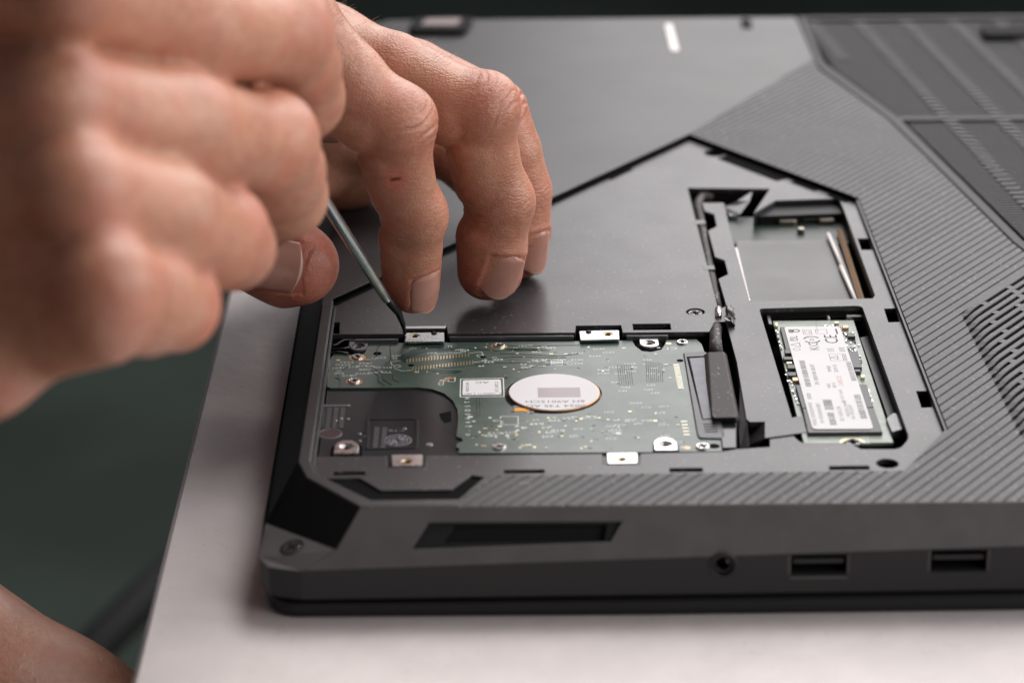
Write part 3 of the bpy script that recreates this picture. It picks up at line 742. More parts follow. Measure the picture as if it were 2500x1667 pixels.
# traces, darker lines under the mask
mb = MB()
def trace(pts, w_=.22): mb.tube([(*D(*p), ZB+.0) for p in pts], w_*.5, 4)
for pts in ([(876, 790), (866, 800), (866, 816), (860, 822)], [(896, 792), (897, 826), (880, 846)], [(902, 862), (902, 872), (916, 878)], [(1148, 812), (1290, 818), (1330, 812)], [(1090, 838), (1140, 834), (1240, 834), (1262, 828)], [(800, 842), (778, 858), (776, 872)],
        [(852, 852), (868, 862), (868, 876), (884, 886)], [(862, 850), (880, 860), (880, 872), (900, 884)], [(770, 868), (782, 872), (780, 886)], [(1000, 842), (1030, 846), (1110, 838)], [(1095, 912), (1096, 960)], [(1102, 912), (1103, 955)], [(1106, 826), (1180, 820), (1300, 822)], [(1140, 790), (1180, 795), (1330, 793)],
        [(1190, 850), (1215, 846), (1240, 838), (1300, 836)], [(940, 808), (960, 800), (1010, 798)], [(1075, 800), (1140, 806), (1240, 804)]): trace(pts)
for k in range(9): trace([(1484+k*4.5, 830+k*.5), (1486+k*4.6, 878)], .12)
for k in range(7): trace([(1418+k*5, 838), (1424+k*5, 885)], .12)
mb.build('copper_traces', M_pcbd, hdd, kind='stuff')
mb = MB()
def stain(pts, m_=0): mb.prism(rounded([D(*p) for p in pts], 1), ZB-.01, ZB+.012, 0)
stain([(928, 812), (960, 800), (1000, 796), (1055, 798), (1040, 806), (975, 810), (940, 822), (932, 834), (910, 822)]); stain([(985, 851), (1020, 848), (1065, 852), (1050, 858), (1010, 859)]); stain([(1140, 800), (1200, 799), (1260, 802), (1265, 807), (1180, 806)])
mb.build('mask_darker_area', M_pcbd, hdd)
# vias
mb = MB()
for k in range(420):
    px = random.choice([random.uniform(1170, 1600), random.uniform(1240, 1560)]); py = random.uniform(790, 1030)
    if (px-1273)**2/112**2+(py-903)**2/48**2 < 1 or px > 1545+(py-790)*.16: continue
    c_ = D(px, py); r = random.uniform(.09, .17)
    mb.quad([(c_[0]+r*math.cos(t), c_[1]+r*math.sin(t), ZB+.006) for t in (0, 1.05, 2.1, 3.14, 4.19, 5.24)])
mb.build('vias', M_pcbd, hdd, kind='stuff')
mb = MB()
for k in range(170):
    px = random.uniform(1070, 1590); py = random.uniform(945, 1030) if random.random() < .7 else random.uniform(795, 880)
    if (px-1273)**2/116**2+(py-903)**2/50**2 < 1 or (py < 890 and px < 1150) or px > 1540+(py-790)*.16: continue
    c_ = D(px, py); a_, b_ = random.uniform(.15, .5), random.uniform(.15, .4); mb.box(c_[0]-a_, c_[0]+a_, c_[1]-b_, c_[1]+b_, ZB, ZB+random.uniform(.02, .12), m=random.choice([0, 0, 1, 2, 3]))
mb.build('surface_parts', [M_silk, M_pcbd, M_gold, mat('grey_ceramic', (.25, .25, .24), .5)], hdd, kind='stuff')
# silkscreen: text, rings, frames
mb = MB(); zt = ZB+.012
def tx(t, px, py, s_=1.5, rot=183, sx=1.15): c_ = D(px, py); mb.text(t, c_[0], c_[1], s_, zt, rot, sx=sx)
def rg(px, py, r=.62, ry=None):
    c_ = D(px, py); n_ = 18; i_ = r-.16
    for k in range(n_):
        a, b_ = 6.2832*k/n_, 6.2832*(k+1)/n_
        mb.quad([(c_[0]+r*math.cos(a), c_[1]+r*.9*math.sin(a), zt), (c_[0]+r*math.cos(b_), c_[1]+r*.9*math.sin(b_), zt), (c_[0]+i_*math.cos(b_), c_[1]+i_*.9*math.sin(b_), zt), (c_[0]+i_*math.cos(a), c_[1]+i_*.9*math.sin(a), zt)])
def ln(pts, w_=.13):
    P = [Vector(D(*p)) for p in pts]
    for a, b_ in zip(P, P[1:]):
        n_ = Vector((-(b_-a).y, (b_-a).x)).normalized()*w_*.6; mb.quad([(a.x-n_.x, a.y-n_.y, zt), (b_.x-n_.x, b_.y-n_.y, zt), (b_.x+n_.x, b_.y+n_.y, zt), (a.x+n_.x, a.y+n_.y, zt)])
for t, px, py, rx, ry in (('E33', 875.5, 821.5, 859, 823), ('E23', 801, 832, 787, 831.5), ('E34', 836, 834, 848, 834), ('E26', 794, 838, 776, 837), ('E17', 811, 842.5, 822, 841), ('E19', 832, 840, 847, 841), ('E31', 773, 845, 786, 844), ('E16', 889, 844, 868, 843.5),
        ('E8', 832, 848.5, 846, 848.5), ('E60', 779, 857.5, 779, 852.5), ('TV10', 833, 857.5, 851, 856), ('TV9', 887, 854.5, 874, 854), ('E10', 797, 862.5, 813, 862.5), ('E9', 959.5, 799.5, 945, 799.5), ('E65', 910, 817, 907, 822.5), ('E37', 1123, 831, 1113, 826.5),
        ('E70', 1144, 825.5, 1136, 822), ('E83', 1185, 804, 1184, 799.5), ('E81', 1200, 794.5, 1218, 793.5), ('E84', 1265, 798.5, 1250, 796), ('E69', 1209, 844, 1202, 843)):
    tx(t, px, py); rg(rx, ry)
ln([(854, 840), (862, 843)], .3); ln([(857, 856), (868, 855)], .3)
for t, px, py in (('R21', 1012, 803), ('R61', 1035, 802.5), ('E58', 1067, 804.5), ('R62', 992, 810.5), ('E27', 997, 816.5), ('J2', 957, 854), ('1', 981, 853.5), ('39', 1106, 840), ('C1', 1542, 800), ('P3', 1202, 836), ('R58', 1232, 806.5), ('P5', 1228, 827), ('P6', 1250, 826)): tx(t, px, py, 1.45 if t != 'C1' else 2.3)
for t, px, py in (('PP20', 1375, 801), ('PP21', 1397, 809), ('PP22', 1326, 811), ('PP16', 1366, 817.5), ('PP18', 1325, 826), ('PP19', 1325, 834.5), ('ER07', 1285, 826), ('PP6', 1486, 826), ('PP15', 1446, 835), ('PP12', 1410, 843), ('PP22', 1449, 844), ('PP11', 1447, 852), ('PP5', 1502, 845), ('PP14', 1386, 849),
        ('PP10', 1425, 857.5), ('PP4', 1495, 857), ('PP13', 1386, 857), ('PP8', 1414, 877.5), ('PP9', 1437, 889), ('PP7', 1430, 897), ('PP3', 1495, 884), ('PP2', 1489, 894), ('PP1', 1504, 902), ('PP30', 1460, 925), ('A17', 1484, 935), ('C20', 1525, 933), ('R72', 1517, 947), ('K21', 1398, 946)): tx(t, px, py, 1.35)
for k in range(34):
    tx(random.choice(['C12', 'R43', 'U4', 'C107', 'L2', 'Q5', 'R18', 'TP9']), random.uniform(1085, 1560), random.uniform(955, 1025), random.uniform(1.2, 1.9))
for px, py in ((1040, 803), (1050, 803.5), (1060, 803), (1003, 812), (1013, 812.5), (1024, 811.5), (1035, 810.5), (1046, 810.5), (1056, 810), (1066, 808)): rg(px, py, .5)
ln([(930, 826), (897, 831), (901, 839)]); ln([(905, 846), (924, 852), (946, 850)]); ln([(1074, 811), (1106, 808), (1110, 815)]); ln([(1087, 832), (1116, 828.5), (1113, 823)])
for px, py in ((912, 841), (1103, 817)): rg(px, py, .95)
for bx in ([(1011, 872), (1019, 872), (1019, 879), (1011, 879)], [(1022, 868), (1030, 868), (1030, 875), (1022, 875)], [(1031, 866), (1045, 866), (1045, 876), (1031, 876)], [(1030, 794), (1037, 794), (1037, 799), (1030, 799)], [(1008, 878), (1018, 878), (1018, 884), (1008, 884)], [(1222, 802), (1243, 802), (1243, 809), (1222, 809)],
        [(1266, 828), (1292, 828), (1292, 839), (1266, 839)], [(1150, 956), (1190, 956), (1190, 975), (1150, 975)]): ln(bx+[bx[0]], .16)
for a_, b_ in (((1215, 833), (1236, 833)), ((1220, 840), (1250, 840)), ((1232, 829), (1250, 829))): ln([a_, b_], .12); rg(*a_, .45); rg(*b_, .45)
for k in range(12): ln([(1268+k*2, 830), (1268+k*2, 837.5)], .1)
ln([(1296, 834), (1310, 828), (1332, 834), (1312, 840), (1296, 834)], .1); ln([(1302, 834), (1312, 831), (1324, 834), (1312, 837), (1302, 834)], .1)
for k, ch in enumerate('HT5D0A42-F'): c_ = D(1073.5+k*.4, 914+k*9.3); mb.text(ch, c_[0], c_[1], 1.9, zt, 90)
mb.build('silkscreen', M_silk, hdd, kind='stuff')
mb = MB()
for px, py, sx_, sy_ in ((1038, 870, 1.0, .8), (1026, 872, .5, .6), (1015, 876, .5, .6), (867, 829.5, .0, 0), (845, 828, .9, .4)):
    c_ = D(px, py)
    if sx_: mb.box(c_[0]-sx_*.7, c_[0]+sx_*.7, c_[1]-sy_, c_[1]+sy_, ZB, ZB+.2)
mb.build('chip_resistors', M_copper, hdd, kind='stuff')
for px, py, sx_, sy_ in ((1105, 932, 1.1, 1.6), (1415, 955, 1.6, 1.2), (1552, 1005, 1.3, 1.6)):
    pass
# small label, plain where a machine code was printed
lb = [D(*p) for p in [(1057, 870), (1157, 868), (1159, 911), (1056, 912)]]
mb = MB(); mb.prism(lb, ZB, ZB+.03, 0, [offset(ccw(lb), .25)]); lbo = mb.build('label_frame', M_silk, hdd)
lb2 = [D(*p) for p in [(1063, 874), (1150, 872), (1152, 907), (1062, 908)]]
mb = MB(); mb.prism(rounded(lb2, .5), ZB, ZB+.12, .03); lo = mb.build('paper_label', M_white, hdd)
mb = MB(); zt = ZB+.13
c_ = D(1107, 878, zt); mb.text('AC', c_[0], c_[1], 1.7, zt, 180, sx=1.5)
c_ = D(1109, 903.5, zt); mb.text('K 10800L11 3 08V', c_[0], c_[1], 1.15, zt, 180, sx=1.1)
c_ = D(1140, 888, zt); mb.text('2C28V7 L97', c_[0], c_[1], 1.3, zt, 270)
c_ = D(1074, 888, zt); mb.text('A920151401', c_[0], c_[1], 1.2, zt, 90)
mb.build('label_print', M_ink, lo, kind='stuff')
# SATA socket on the drive
sx_ = [D(*p, -2.6) for p in [(1569, 809), (1612, 806), (1624, 808), (1655, 958), (1668, 1001), (1662, 1006), (1606, 1005), (1601, 996)]]
mb = MB(); mb.prism(rounded(sx_, .5, 2), -6, -2.6, .25); so = mb.build('data_socket', M_conn, hdd)
sg = [D(*p, -2.55) for p in [(1577, 819), (1618, 817), (1619, 821), (1582, 822), (1616, 962), (1612, 962)]]
mb = MB(); mb.prism(sg, -2.62, -2.57, 0); mb.build('socket_groove', M_deep, so)
si = [D(*p, -2.4) for p in [(1583, 822), (1618, 820), (1648, 958), (1614, 962)]]
mb = MB(); mb.prism(si, -2.7, -2.4, .12); mb.build('film_strip', mat('pale_grey_film', (.16, .165, .19), .45, mott=.2, mscale=200), so)
mb = MB(); c_ = D(1632, 981, -2.5)
for k in range(4): mb.box(c_[0]-1.6, c_[0]+1.6, c_[1]-2.6+k*1.5, c_[1]-2.1+k*1.5, -2.6, -2.52)
mb.build('moulded_mark', M_side, so, kind='stuff')

# ------------------------------------------------------------------ drive cable
cab = thing('drive_cable', 'dark cloth-taped plug and sleeved cable running from the hard drive connector', 'cable', (98, 30, -8))
Zp = -1.0
pt = [W(*p, Zp) for p in [(1626, 808), (1663, 807), (1693, 953), (1690, 958), (1638, 959), (1634, 953)]]
pb = [W(*p, -3.2) for p in [(1612, 818), (1669, 812), (1700, 965), (1694, 972), (1616+30, 970), (1640, 962)]]
def frustum(top, bot, zt_, zb_, mb, m=0):
    n = len(top)
    mb.add([(x, y, zt_) for x, y in top]+[(x, y, zb_) for x, y in bot], [list(range(n))[::-1] if area2(top) < 0 else list(range(n))]+[((i+1) % n, i, n+i, n+(i+1) % n) if area2(top) > 0 else (i, (i+1) % n, n+(i+1) % n, n+i) for i in range(n)], m)
mb = MB(); frustum(pt, pb, Zp, -3.2, mb); frustum(pb, pb, -3.2, -8, mb)
plug = mb.build('plug', M_tape, cab)
bv = plug.modifiers.new('soft', 'BEVEL'); bv.width = .35*MM; bv.segments = 2; bv.limit_method = 'ANGLE'
e = [W(*p, -2.6) for p in [(1650, 957), (1692, 956), (1693, 1028), (1658, 1029)]]
mb = MB(); mb.prism(rounded(e, .4, 2), -8, -2.6, .3); mb.build('plug_end', M_gloss, cab)
mb = MB(); pth = [(1645, 812, -2.2), (1644, 795, -2.0), (1643, 775, -2.2), (1645, 755, -3.0), (1648, 742, -4.2), (1652, 728, -4.6)]
mb.tube([(*W(a, b, z), z) for a, b, z in pth], [1.9, 1.75, 1.6, 1.6, 1.6, 1.5], 16); mb.build('sleeve', M_cable, cab, smooth=True)
mb = MB(); pth = [(1651, 712, -3.6), (1645, 690, -3.4), (1634, 640, -3.2), (1618, 560, -3.0), (1608, 500, -3.0), (1602, 470, -3.4), (1612, 452, -4.0), (1660, 446, -4.4), (1720, 442, -4.6)]
mb.tube([(*W(a, b, z), z) for a, b, z in pth], 1.35, 12); mb.build('cable_run', M_cable, cab, smooth=True)
mb = MB(); mb.tube([(*W(1650, 727, -1.2), -1.2), (*W(1650, 710, -1.2), -1.2)], [.9, .95], 14); mb.build('ferrule', M_bright, cab, smooth=True)
for a, b in ((1597, 512), (1618, 616)):
    p0, p1 = W(a, b, ZTR), W(a+24, b-1, ZTR); mb = MB(); mb.prism(rounded(rect(p0[0]-.5, p0[1]-1.2, p1[0], p1[1]+2.0), .4, 2), ZTR-.8, ZTR+.05, .15); mb.build('cable_clip', M_tray, lap)
# crumpled foil wrap
mb = MB(); rr = random.Random(3); base = W(1673, 735, -1)
G = 9; vv = []
for j in range(G):
    for i in range(6):
        a = i/5*2.6-.3; h = j/(G-1)
        x = base[0]+1.5*math.cos(a)*(1+.25*rr.uniform(-1, 1))+h*.6; y = base[1]-4+h*12+rr.uniform(-.3, .3); z = -1.2+1.5*math.sin(a)*(1+.3*rr.uniform(-1, 1))
        vv.append((x, y, z))
mb.add(vv, [(j*6+i, j*6+i+1, (j+1)*6+i+1, (j+1)*6+i) for j in range(G-1) for i in range(5)])
mb.build('foil_wrap', mat('crumpled_foil', (.12, .115, .11), .22, metal=.8, rvar=.1), cab)
# flat ribbon from the plug over the divider to the card bay
rib = thing('flat_ribbon_cable', 'flat dark grey ribbon folded over the divider between drive and card', 'ribbon cable', (108, 0, -8))
mb = MB(); q = [W(*p, ZTR+.1) for p in [(1757, 970), (1841, 957), (1853, 994), (1757, 1007)]]
mb.add([(x, y, ZTR+.12) for x, y in q]+[(x, y, ZTR+.3) for x, y in q], [(4, 5, 6, 7), (0, 1, 5, 4), (1, 2, 6, 5), (2, 3, 7, 6), (3, 0, 4, 7)])
mb.build('taped_end', M_tray, rib)
mb = MB(); a1, a2 = W(1757, 970, ZTR+.2), W(1757, 1007, ZTR+.2); b1, b2 = W(1716, 990, -6), W(1700, 1030, -7.5)
mb.add([(*a1, ZTR+.25), (*a2, ZTR+.25), (*W(1735, 1030, -4.5), -4.5), (*W(1694, 1032, -7), -7), (*W(1722, 985, -5), -5)], [(0, 1, 2, 3, 4)])
mb.build('folded_part', M_side, rib)
mb = MB(); mb.add([(*W(1700, 872, -1.8), -1.8), (*W(1716, 960, -1.8), -1.8), (*W(1722, 1026, -2), -2), (*W(1700, 1030, -5), -5), (*W(1697, 985, -3.6), -3.6)], [(0, 1, 2, 3, 4)])
mb.build('upright_part', M_conn, rib)

# ------------------------------------------------------------------ memory bay
mb = MB(); mb.prism([W(*p, -3.2) for p in [(1738, 494), (1784, 464), (1925, 460), (1934, 490), (1745, 497)]], -6, -3.2, .2); mb.build('black_block', M_black, lap)  # black block added to hide the far end of the board
z_ = -5.2; M_clip = mat('dull_nickel', (.45, .40, .33), .35, metal=1)
mb = MB(); L = [W(*p, z_) for p in [(1690, 552), (1800, 553), (1920, 548), (1975, 700), (1715, 712)]]; mb.prism(L, z_-.6, z_, .1); mb.build('memory_shield', mat('dull_grey_film', (.070, .069, .070), .42, spec=.5, rvar=.04), lap)
mb = MB(); L = [W(*p, z_-.7) for p in [(1660, 500), (1940, 495), (1950, 560), (1670, 560)]]; mb.prism(L, z_-1.4, z_-.7, .05); mb.build('main_board', mat('deep_green_board', (.006, .018, .013), .4), lap)
mb = MB(); mb.tube([(*W(1902, 538, -4.4), -4.4), (*W(1931, 608, -4.4), -4.4)], .62, 8); mb.build('latch_strip', M_ivory, lap, smooth=True)
mb = MB(); mb.tube([(*W(1931, 612, -4.4), -4.4), (*W(1964, 690, -4.4), -4.4)], .66, 8); mb.build('latch_strip', M_ivory, lap, smooth=True)
mb = MB(); p0, p1 = W(1928, 530, -4.8), W(1980, 692, -4.8); mb.tube([(*p0, -4.8), (*p1, -4.8)], .9, 4); mb.build('memory_socket', M_tan, lap)
mb = MB()
for k in range(15):
    t = k/14; c_ = W(1690+(1718-1690)*t, 574+(688-574)*t, -4.6); mb.box(c_[0]-.5, c_[0]+.5, c_[1]-1.5, c_[1]+1.5, -5, -4.4)
mb.build('contact_row', M_ivory, lap, kind='stuff')
for px, py, a, b in ((1808, 503, 2.7, 1.6), (1840, 524, 1.1, .9), (1898, 502, 2.3, 1.2), (1683, 491, 1.4, 1.2)):
    c_ = W(px, py, -4.4); mb = MB(); mb.prism(rounded(rect(c_[0]-a, c_[1]-b, c_[0]+a, c_[1]+b), .8), -5.8, -4.4, .3); mb.build('metal_clip', M_clip if px > 1700 else M_bright, lap)
mb = MB(); c_ = W(1852, 502, -4.6); mb.box(c_[0]-5, c_[0]+5, c_[1]-.5, c_[1]+.5, -5, -4.6); mb.build('clip_bar', M_clip, lap)
mb = MB(); q = [(1664, 474, -3.5), (1694, 462, -2.2), (1728, 440, -1.6), (1722, 462, -2.5), (1700, 492, -4), (1670, 492, -4.5)]; mb.add([(*W(a, b, z), z) for a, b, z in q], [(0, 1, 2, 3), (0, 3, 4, 5)]); mb.build('film_flap', M_pet, lap)

# ------------------------------------------------------------------ solid-state card
ssd = thing('solid_state_card', 'narrow green storage card under a white printed label in the right bay', 'storage card', (120, 40, -6))
ZS = -3.9
def S(px, py, z=ZS): return W(px, py, z)
# card frame measured from its four corners
n_l, n_r = Vector(S(1846, 1018)), Vector(S(2052, 1016)); f_l = Vector(S(1775, 737)); f_r = n_r+(f_l-n_l)
ax_y = (f_l-n_l).normalized(); ax_x = (n_r-n_l).normalized(); Wd = (n_r-n_l).length; Ln = (f_l-n_l).length
Ms = Matrix.Identity(4)
for i in range(2): Ms[i][0] = ax_x[i]; Ms[i][1] = ax_y[i]; Ms[i][3] = n_l[i]
Ms[2][3] = ZS
ce = Wd*.545
notch = [(ce-2.2, 0)]+[(ce-2.2*math.cos(t), 2.2*math.sin(t)) for t in np.linspace(.3, math.pi-.3, 8)]+[(ce+2.2, 0)]
mb = MB(); mb.prism([(0, 0)]+notch+[(Wd, 0), (Wd, Ln), (0, Ln)], -.8, 0, .08, M=Ms); mb.build('circuit_board', M_pcb2, ssd)
mb = MB(); L = [(ce-3.1, .02)]+[(ce-3.1*math.cos(t), 3.1*math.sin(t)) for t in np.linspace(.1, math.pi-.1, 12)]+[(ce+3.1, .02)]+[(ce+2.2*math.cos(t), 2.2*math.sin(t)) for t in np.linspace(.3, math.pi-.3, 8)]
mb.prism(L, 0, .05, .01, M=Ms); mb.build('gold_ring', M_gold, ssd)
mb = screw_mb(2.0, .5, .7, .2); mb.v = [Ms @ (v+Vector((ce, -.2, 0))) for v in mb.v]; mb.build('screw', [M_steelm, M_deep], ssd)
def SU(px, py):
    z = ZS+1.0; p = Vector((*W(px, py, z), z)); q = Ms.inverted() @ p; return (q.x, q.y)
def chip(pts, h=1.0, m_=M_chip, nm='chip'):
    mb = MB(); mb.prism([SU(*p) for p in pts], 0, h, .08, M=Ms); return mb.build(nm, m_, ssd)
k_ = .2041*.9408
def Zz(x, y): return (1880*.9408+x*k_, 760*.9408+y*k_)
chip([Zz(*p) for p in ((390, 1160), (1240, 1150), (1345, 1440), (455, 1450))])
chip([Zz(*p) for p in ((305, 880), (1155, 870), (1238, 1143), (385, 1155))])
chip([Zz(*p) for p in ((120, 185), (850, 180), (900, 440), (190, 455))])
chip([Zz(*p) for p in ((930, 475), (1045, 472), (1100, 672), (990, 672))], 1.05)
for a in (((155, 540), (265, 540), (275, 575), (165, 575)), ((205, 635), (295, 635), (300, 680), (210, 680)), ((210, 725), (310, 725), (315, 768), (218, 768)), ((175, 455), (245, 455), (250, 500), (180, 500)), ((920, 255), (1010, 255), (1020, 300), (925, 300)), ((1010, 690), (1080, 690), (1085, 720), (1015, 720))):
    chip([Zz(*p) for p in a], 1.0, M_chip, 'small_chip')
for a, m_ in ((((195, 600), (262, 598), (266, 618), (198, 620)), M_gold), (((265, 785), (335, 783), (340, 822), (270, 824)), M_copper), (((865, 165), (935, 163), (942, 192), (870, 194)), M_copper), (((770, 118), (820, 117), (824, 136), (774, 138)), M_gold), (((1085, 755), (1130, 753), (1134, 780), (1090, 783)), M_gold), (((60, 130), (90, 130), (95, 170), (65, 170)), M_gold)):
    chip([Zz(*p) for p in a], .9, m_, 'capacitor')
mb = MB()
for k in range(150):
    reg = random.choice([((850, 210), (1030, 460)), ((850, 210), (1030, 460)), ((600, 130), (820, 165)), ((270, 900), (340, 1080)), ((1175, 900), (1225, 1050)), ((80, 200), (140, 420)), ((1065, 500), (1095, 585)), ((180, 600), (280, 860))])
    (xa, ya), (xb, yb) = reg; u = random.random(); px, py = random.uniform(xa, xb), ya+(yb-ya)*u
    if xa in (270, 1175, 80, 1065): px = xa+(xb-xa)*u+random.uniform(-8, 8)
    q = SU(*Zz(px+(60*u if xa == 850 else 0), py)); s_ = random.uniform(.15, .3)
    mb.box(q[0]-s_*.7, q[0]+s_*.7, q[1]-s_*1.4, q[1]+s_*1.4, 0, .35, M=Ms, m=random.choice([0, 0, 1]))
mb.build('small_components', [M_bright, M_chip], ssd, kind='stuff')
mb = MB()
for k in range(3):
    q = SU(*Zz(1095+k*38, 1500)); 
    for j in range(5): mb.box(q[0]-.25, q[0]+.25, q[1]-1.6+j*.8, q[1]-1.2+j*.8, 0, .06, M=Ms)
mb.build('test_pads', M_silk, ssd, kind='stuff')
q = SU(*Zz(465, 1525)); mb = MB(); mb.disc(q[0], q[1]-1.5, .9, 0, .03, 0, 16, M=Ms); mb.build('board_hole', M_deep, ssd)
# label
lc = [SU(*Zz(*p)) for p in ((165, 190), (835, 186), (1238, 1410), (507, 1413))]
lxm = (min(lc[0][0], lc[3][0])+.0); 
la, lb_, lc_, ld = [Vector(p) for p in lc]
mb = MB(); mb.prism(rounded([tuple(p) for p in (ld, lc_, lb_, la)], 1.3), 1.05, 1.17, .04, M=Ms); slab_o = mb.build('paper_label', M_white, ssd)
def LP(u, v):            # 0..1 across, 0..1 from near end to far end
    p = (ld*(1-u)+lc_*u)*(1-v)+(la*(1-u)+lb_*u)*v; return p
def uv(x, y):            # from measured spot to label coordinates
    v = (1411-y)/(1411-188); xl_ = 507+(165-507)*v; xr_ = 1238+(835-1238)*v; return ((x-xl_)/(xr_-xl_), v)
lw = (lc_-ld).length; ll = (la-ld).length
def V_(y): # perspective along the length
    q = SU(*Zz(600, y)); a = SU(*Zz(600, 1411))[1]; b = SU(*Zz(600, 188))[1]; return (q[1]-a)/(b-a)
def LT(x, y):
    u, _ = uv(x, y); return LP(u, V_(y))
inks = [MB(), MB(), MB()]; zl = 1.18
def lt(t, x, y, s_, k=0, sx=1.0):
    p = LT(x, y); v, f = text_mesh(t, s_, 0); inks[k].add([Ms @ Vector((p.x-b, p.y+a*sx, zl)) for a, b in v], f)
def lbar(xa, ya, xb, yb, dens, k=1):
    p, q = LT(xa, ya), LT(xb, yb); y_ = min(p.y, q.y); y_e = max(p.y, q.y); xa_, xb_ = sorted((p.x, q.x)); rr_ = random.Random(int(xa)); 
    while y_ < y_e:
        t = rr_.choice([.12, .2, .3]); inks[k].quad([Ms @ Vector(c) for c in ((xa_, y_, zl), (xb_, y_, zl), (xb_, min(y_e, y_+t), zl), (xa_, min(y_e, y_+t), zl))]); y_ += t+rr_.choice([.1, .15, .28])*dens
lbar(345, 592, 495, 905, 1); lbar(625, 1058, 765, 1180, .8); lbar(680, 1215, 800, 1362, 1)
lt('S/N: S3B5NY0K118CAF7', 535, 760, 1.5, 0, .85); lt('PM981', 710, 690, 1.5, 1); lt('2019.10', 785, 690, 1.5, 1); lt('CARBC03', 840, 840, 1.9, 2, .85); lt('MAX', 705, 895, 1.3, 1); lt('REV 0', 770, 890, 1.3, 1)
lt('MODEL: MZVLB256HAHQ', 510, 1230, 1.35, 1, .9); lt('00000', 470, 1020, 1.5, 1); lt('PN: MZVLB2560H 000L7', 600, 1220, 1.3, 1, .9); lt('DC +3.3V 2.7A', 845, 1230, 1.4, 0); lt('MADE IN CHINA', 915, 1170, 1.3, 1); lt('FW: 5M2QEXF7', 980, 1210, 1.3, 1); lt('CE  KCC  RoHS', 860, 1020, 1.2, 1)
lbar(965, 610, 975, 840, 1.2); lbar(1075, 1000, 1085, 1290, 1.2)
lt('CE', 740, 340, 5.0, 0, 1.0); lt('UL', 290, 330, 3.0, 0); lt('KC', 530, 425, 3.6, 1, 1.1); lt('20', 500, 345, 1.7, 1); lt('R', 262, 345, 1.6, 0)
def lring(x, y, r, k=0, w_=.3, a0=0, a1=6.2832):
    p = LT(x, y); n_ = 24
    for i in range(n_):
        a, b = a0+(a1-a0)*i/n_, a0+(a1-a0)*(i+1)/n_
        inks[k].quad([Ms @ Vector((p.x+r_*math.cos(t), p.y+r_*math.sin(t), zl)) for r_, t in ((r, a), (r, b), (r-w_, b), (r-w_, a))])
lring(500, 345, 2.3, 0, .45, .5, 2.9); lring(500, 345, 2.3, 0, .45, 3.6, 6.0); lring(320, 460, .95, 1, .16); lring(310, 238, 1.1, 1, .5)
def lrect(xa, ya, xb, yb, k=1, w_=.14, fill=False):
    p, q = LT(xa, ya), LT(xb, yb); x_, X_ = sorted((p.x, q.x)); y_, Y_ = sorted((p.y, q.y))
    R_ = [(x_, y_, X_, Y_)] if fill else [(x_, y_, X_, y_+w_), (x_, Y_-w_, X_, Y_), (x_, y_, x_+w_, Y_), (X_-w_, y_, X_, Y_)]
    for a, b, c, d in R_: inks[k].quad([Ms @ Vector(t) for t in ((a, b, zl), (c, b, zl), (c, d, zl), (a, d, zl))])
lrect(385, 225, 505, 285); lrect(410, 240, 480, 272); lrect(535, 225, 690, 275); lrect(775, 218, 815, 280, 0, .1, True); lrect(700, 518, 925, 598, 1); lrect(860, 528, 905, 590, 0)
lrect(215, 222, 280, 262, 1, .1, True)
def ltri(x, y, s_, k=1):
    p = LT(x, y)
    for i in range(3):
        a, b = 2.094*i+3.1416, 2.094*(i+1)+3.1416
        A = Vector((p.x+s_*math.cos(a), p.y+s_*math.sin(a))); Bq = Vector((p.x+s_*math.cos(b), p.y+s_*math.sin(b))); n_ = Vector((-(Bq-A).y, (Bq-A).x)).normalized()*.09
        inks[k].quad([Ms @ Vector((t.x, t.y, zl)) for t in (A-n_, Bq-n_, Bq+n_, A+n_)])
ltri(320, 405, 1.6, 0); ltri(780, 560, 1.3, 0)
for i in range(4): lt('rohs reach', 690+i*22, 470, .55, 1); lt('class b device', 830+i*18, 465, .55, 1)
lt('PRODUCT OF CHINA', 560, 205, .6, 1)
for mbk, m_, nm in zip(inks, (M_ink, M_inkl, M_inkr), ('dark_print', 'grey_print', 'red_print')): mbk.build(nm, m_, slab_o, kind='stuff')
# bay dressing
mb = MB(); L = [W(*p, -5.5) for p in [(1748, 716), (1978, 712), (1990, 735), (1750, 740)]]; mb.prism(L, -6, -4.2, .1); mb.build('card_socket', M_black, lap)
for px, py, a, b in ((1962, 726, 2.2, .7), (1903, 729, .4, 1.1), (1766, 731, .5, 4.5)):
    c_ = W(px, py, -3.6); mb = MB(); mb.prism(rounded(rect(c_[0]-a, c_[1]-b, c_[0]+a, c_[1]+b), .3, 2), -5, -3.4, .15); mb.build('socket_clip', M_bright if px > 1800 else M_steelm, lap)
mb = MB(); L = [W(*p, -3.0) for p in [(2035, 960), (2052, 947), (2068, 952), (2074, 985), (2048, 992)]]; mb.prism(rounded(L, .5, 2), -5, -3.0, .15); mb.build('rubber_pad', M_pet, lap)
mb = MB(); L = [W(*p, -5.2) for p in [(1975, 775), (2000, 770), (2078, 985), (2050, 990)]]; mb.prism(L, -7, -5.2, .1); mb.build('thermal_pad', M_chip, lap)

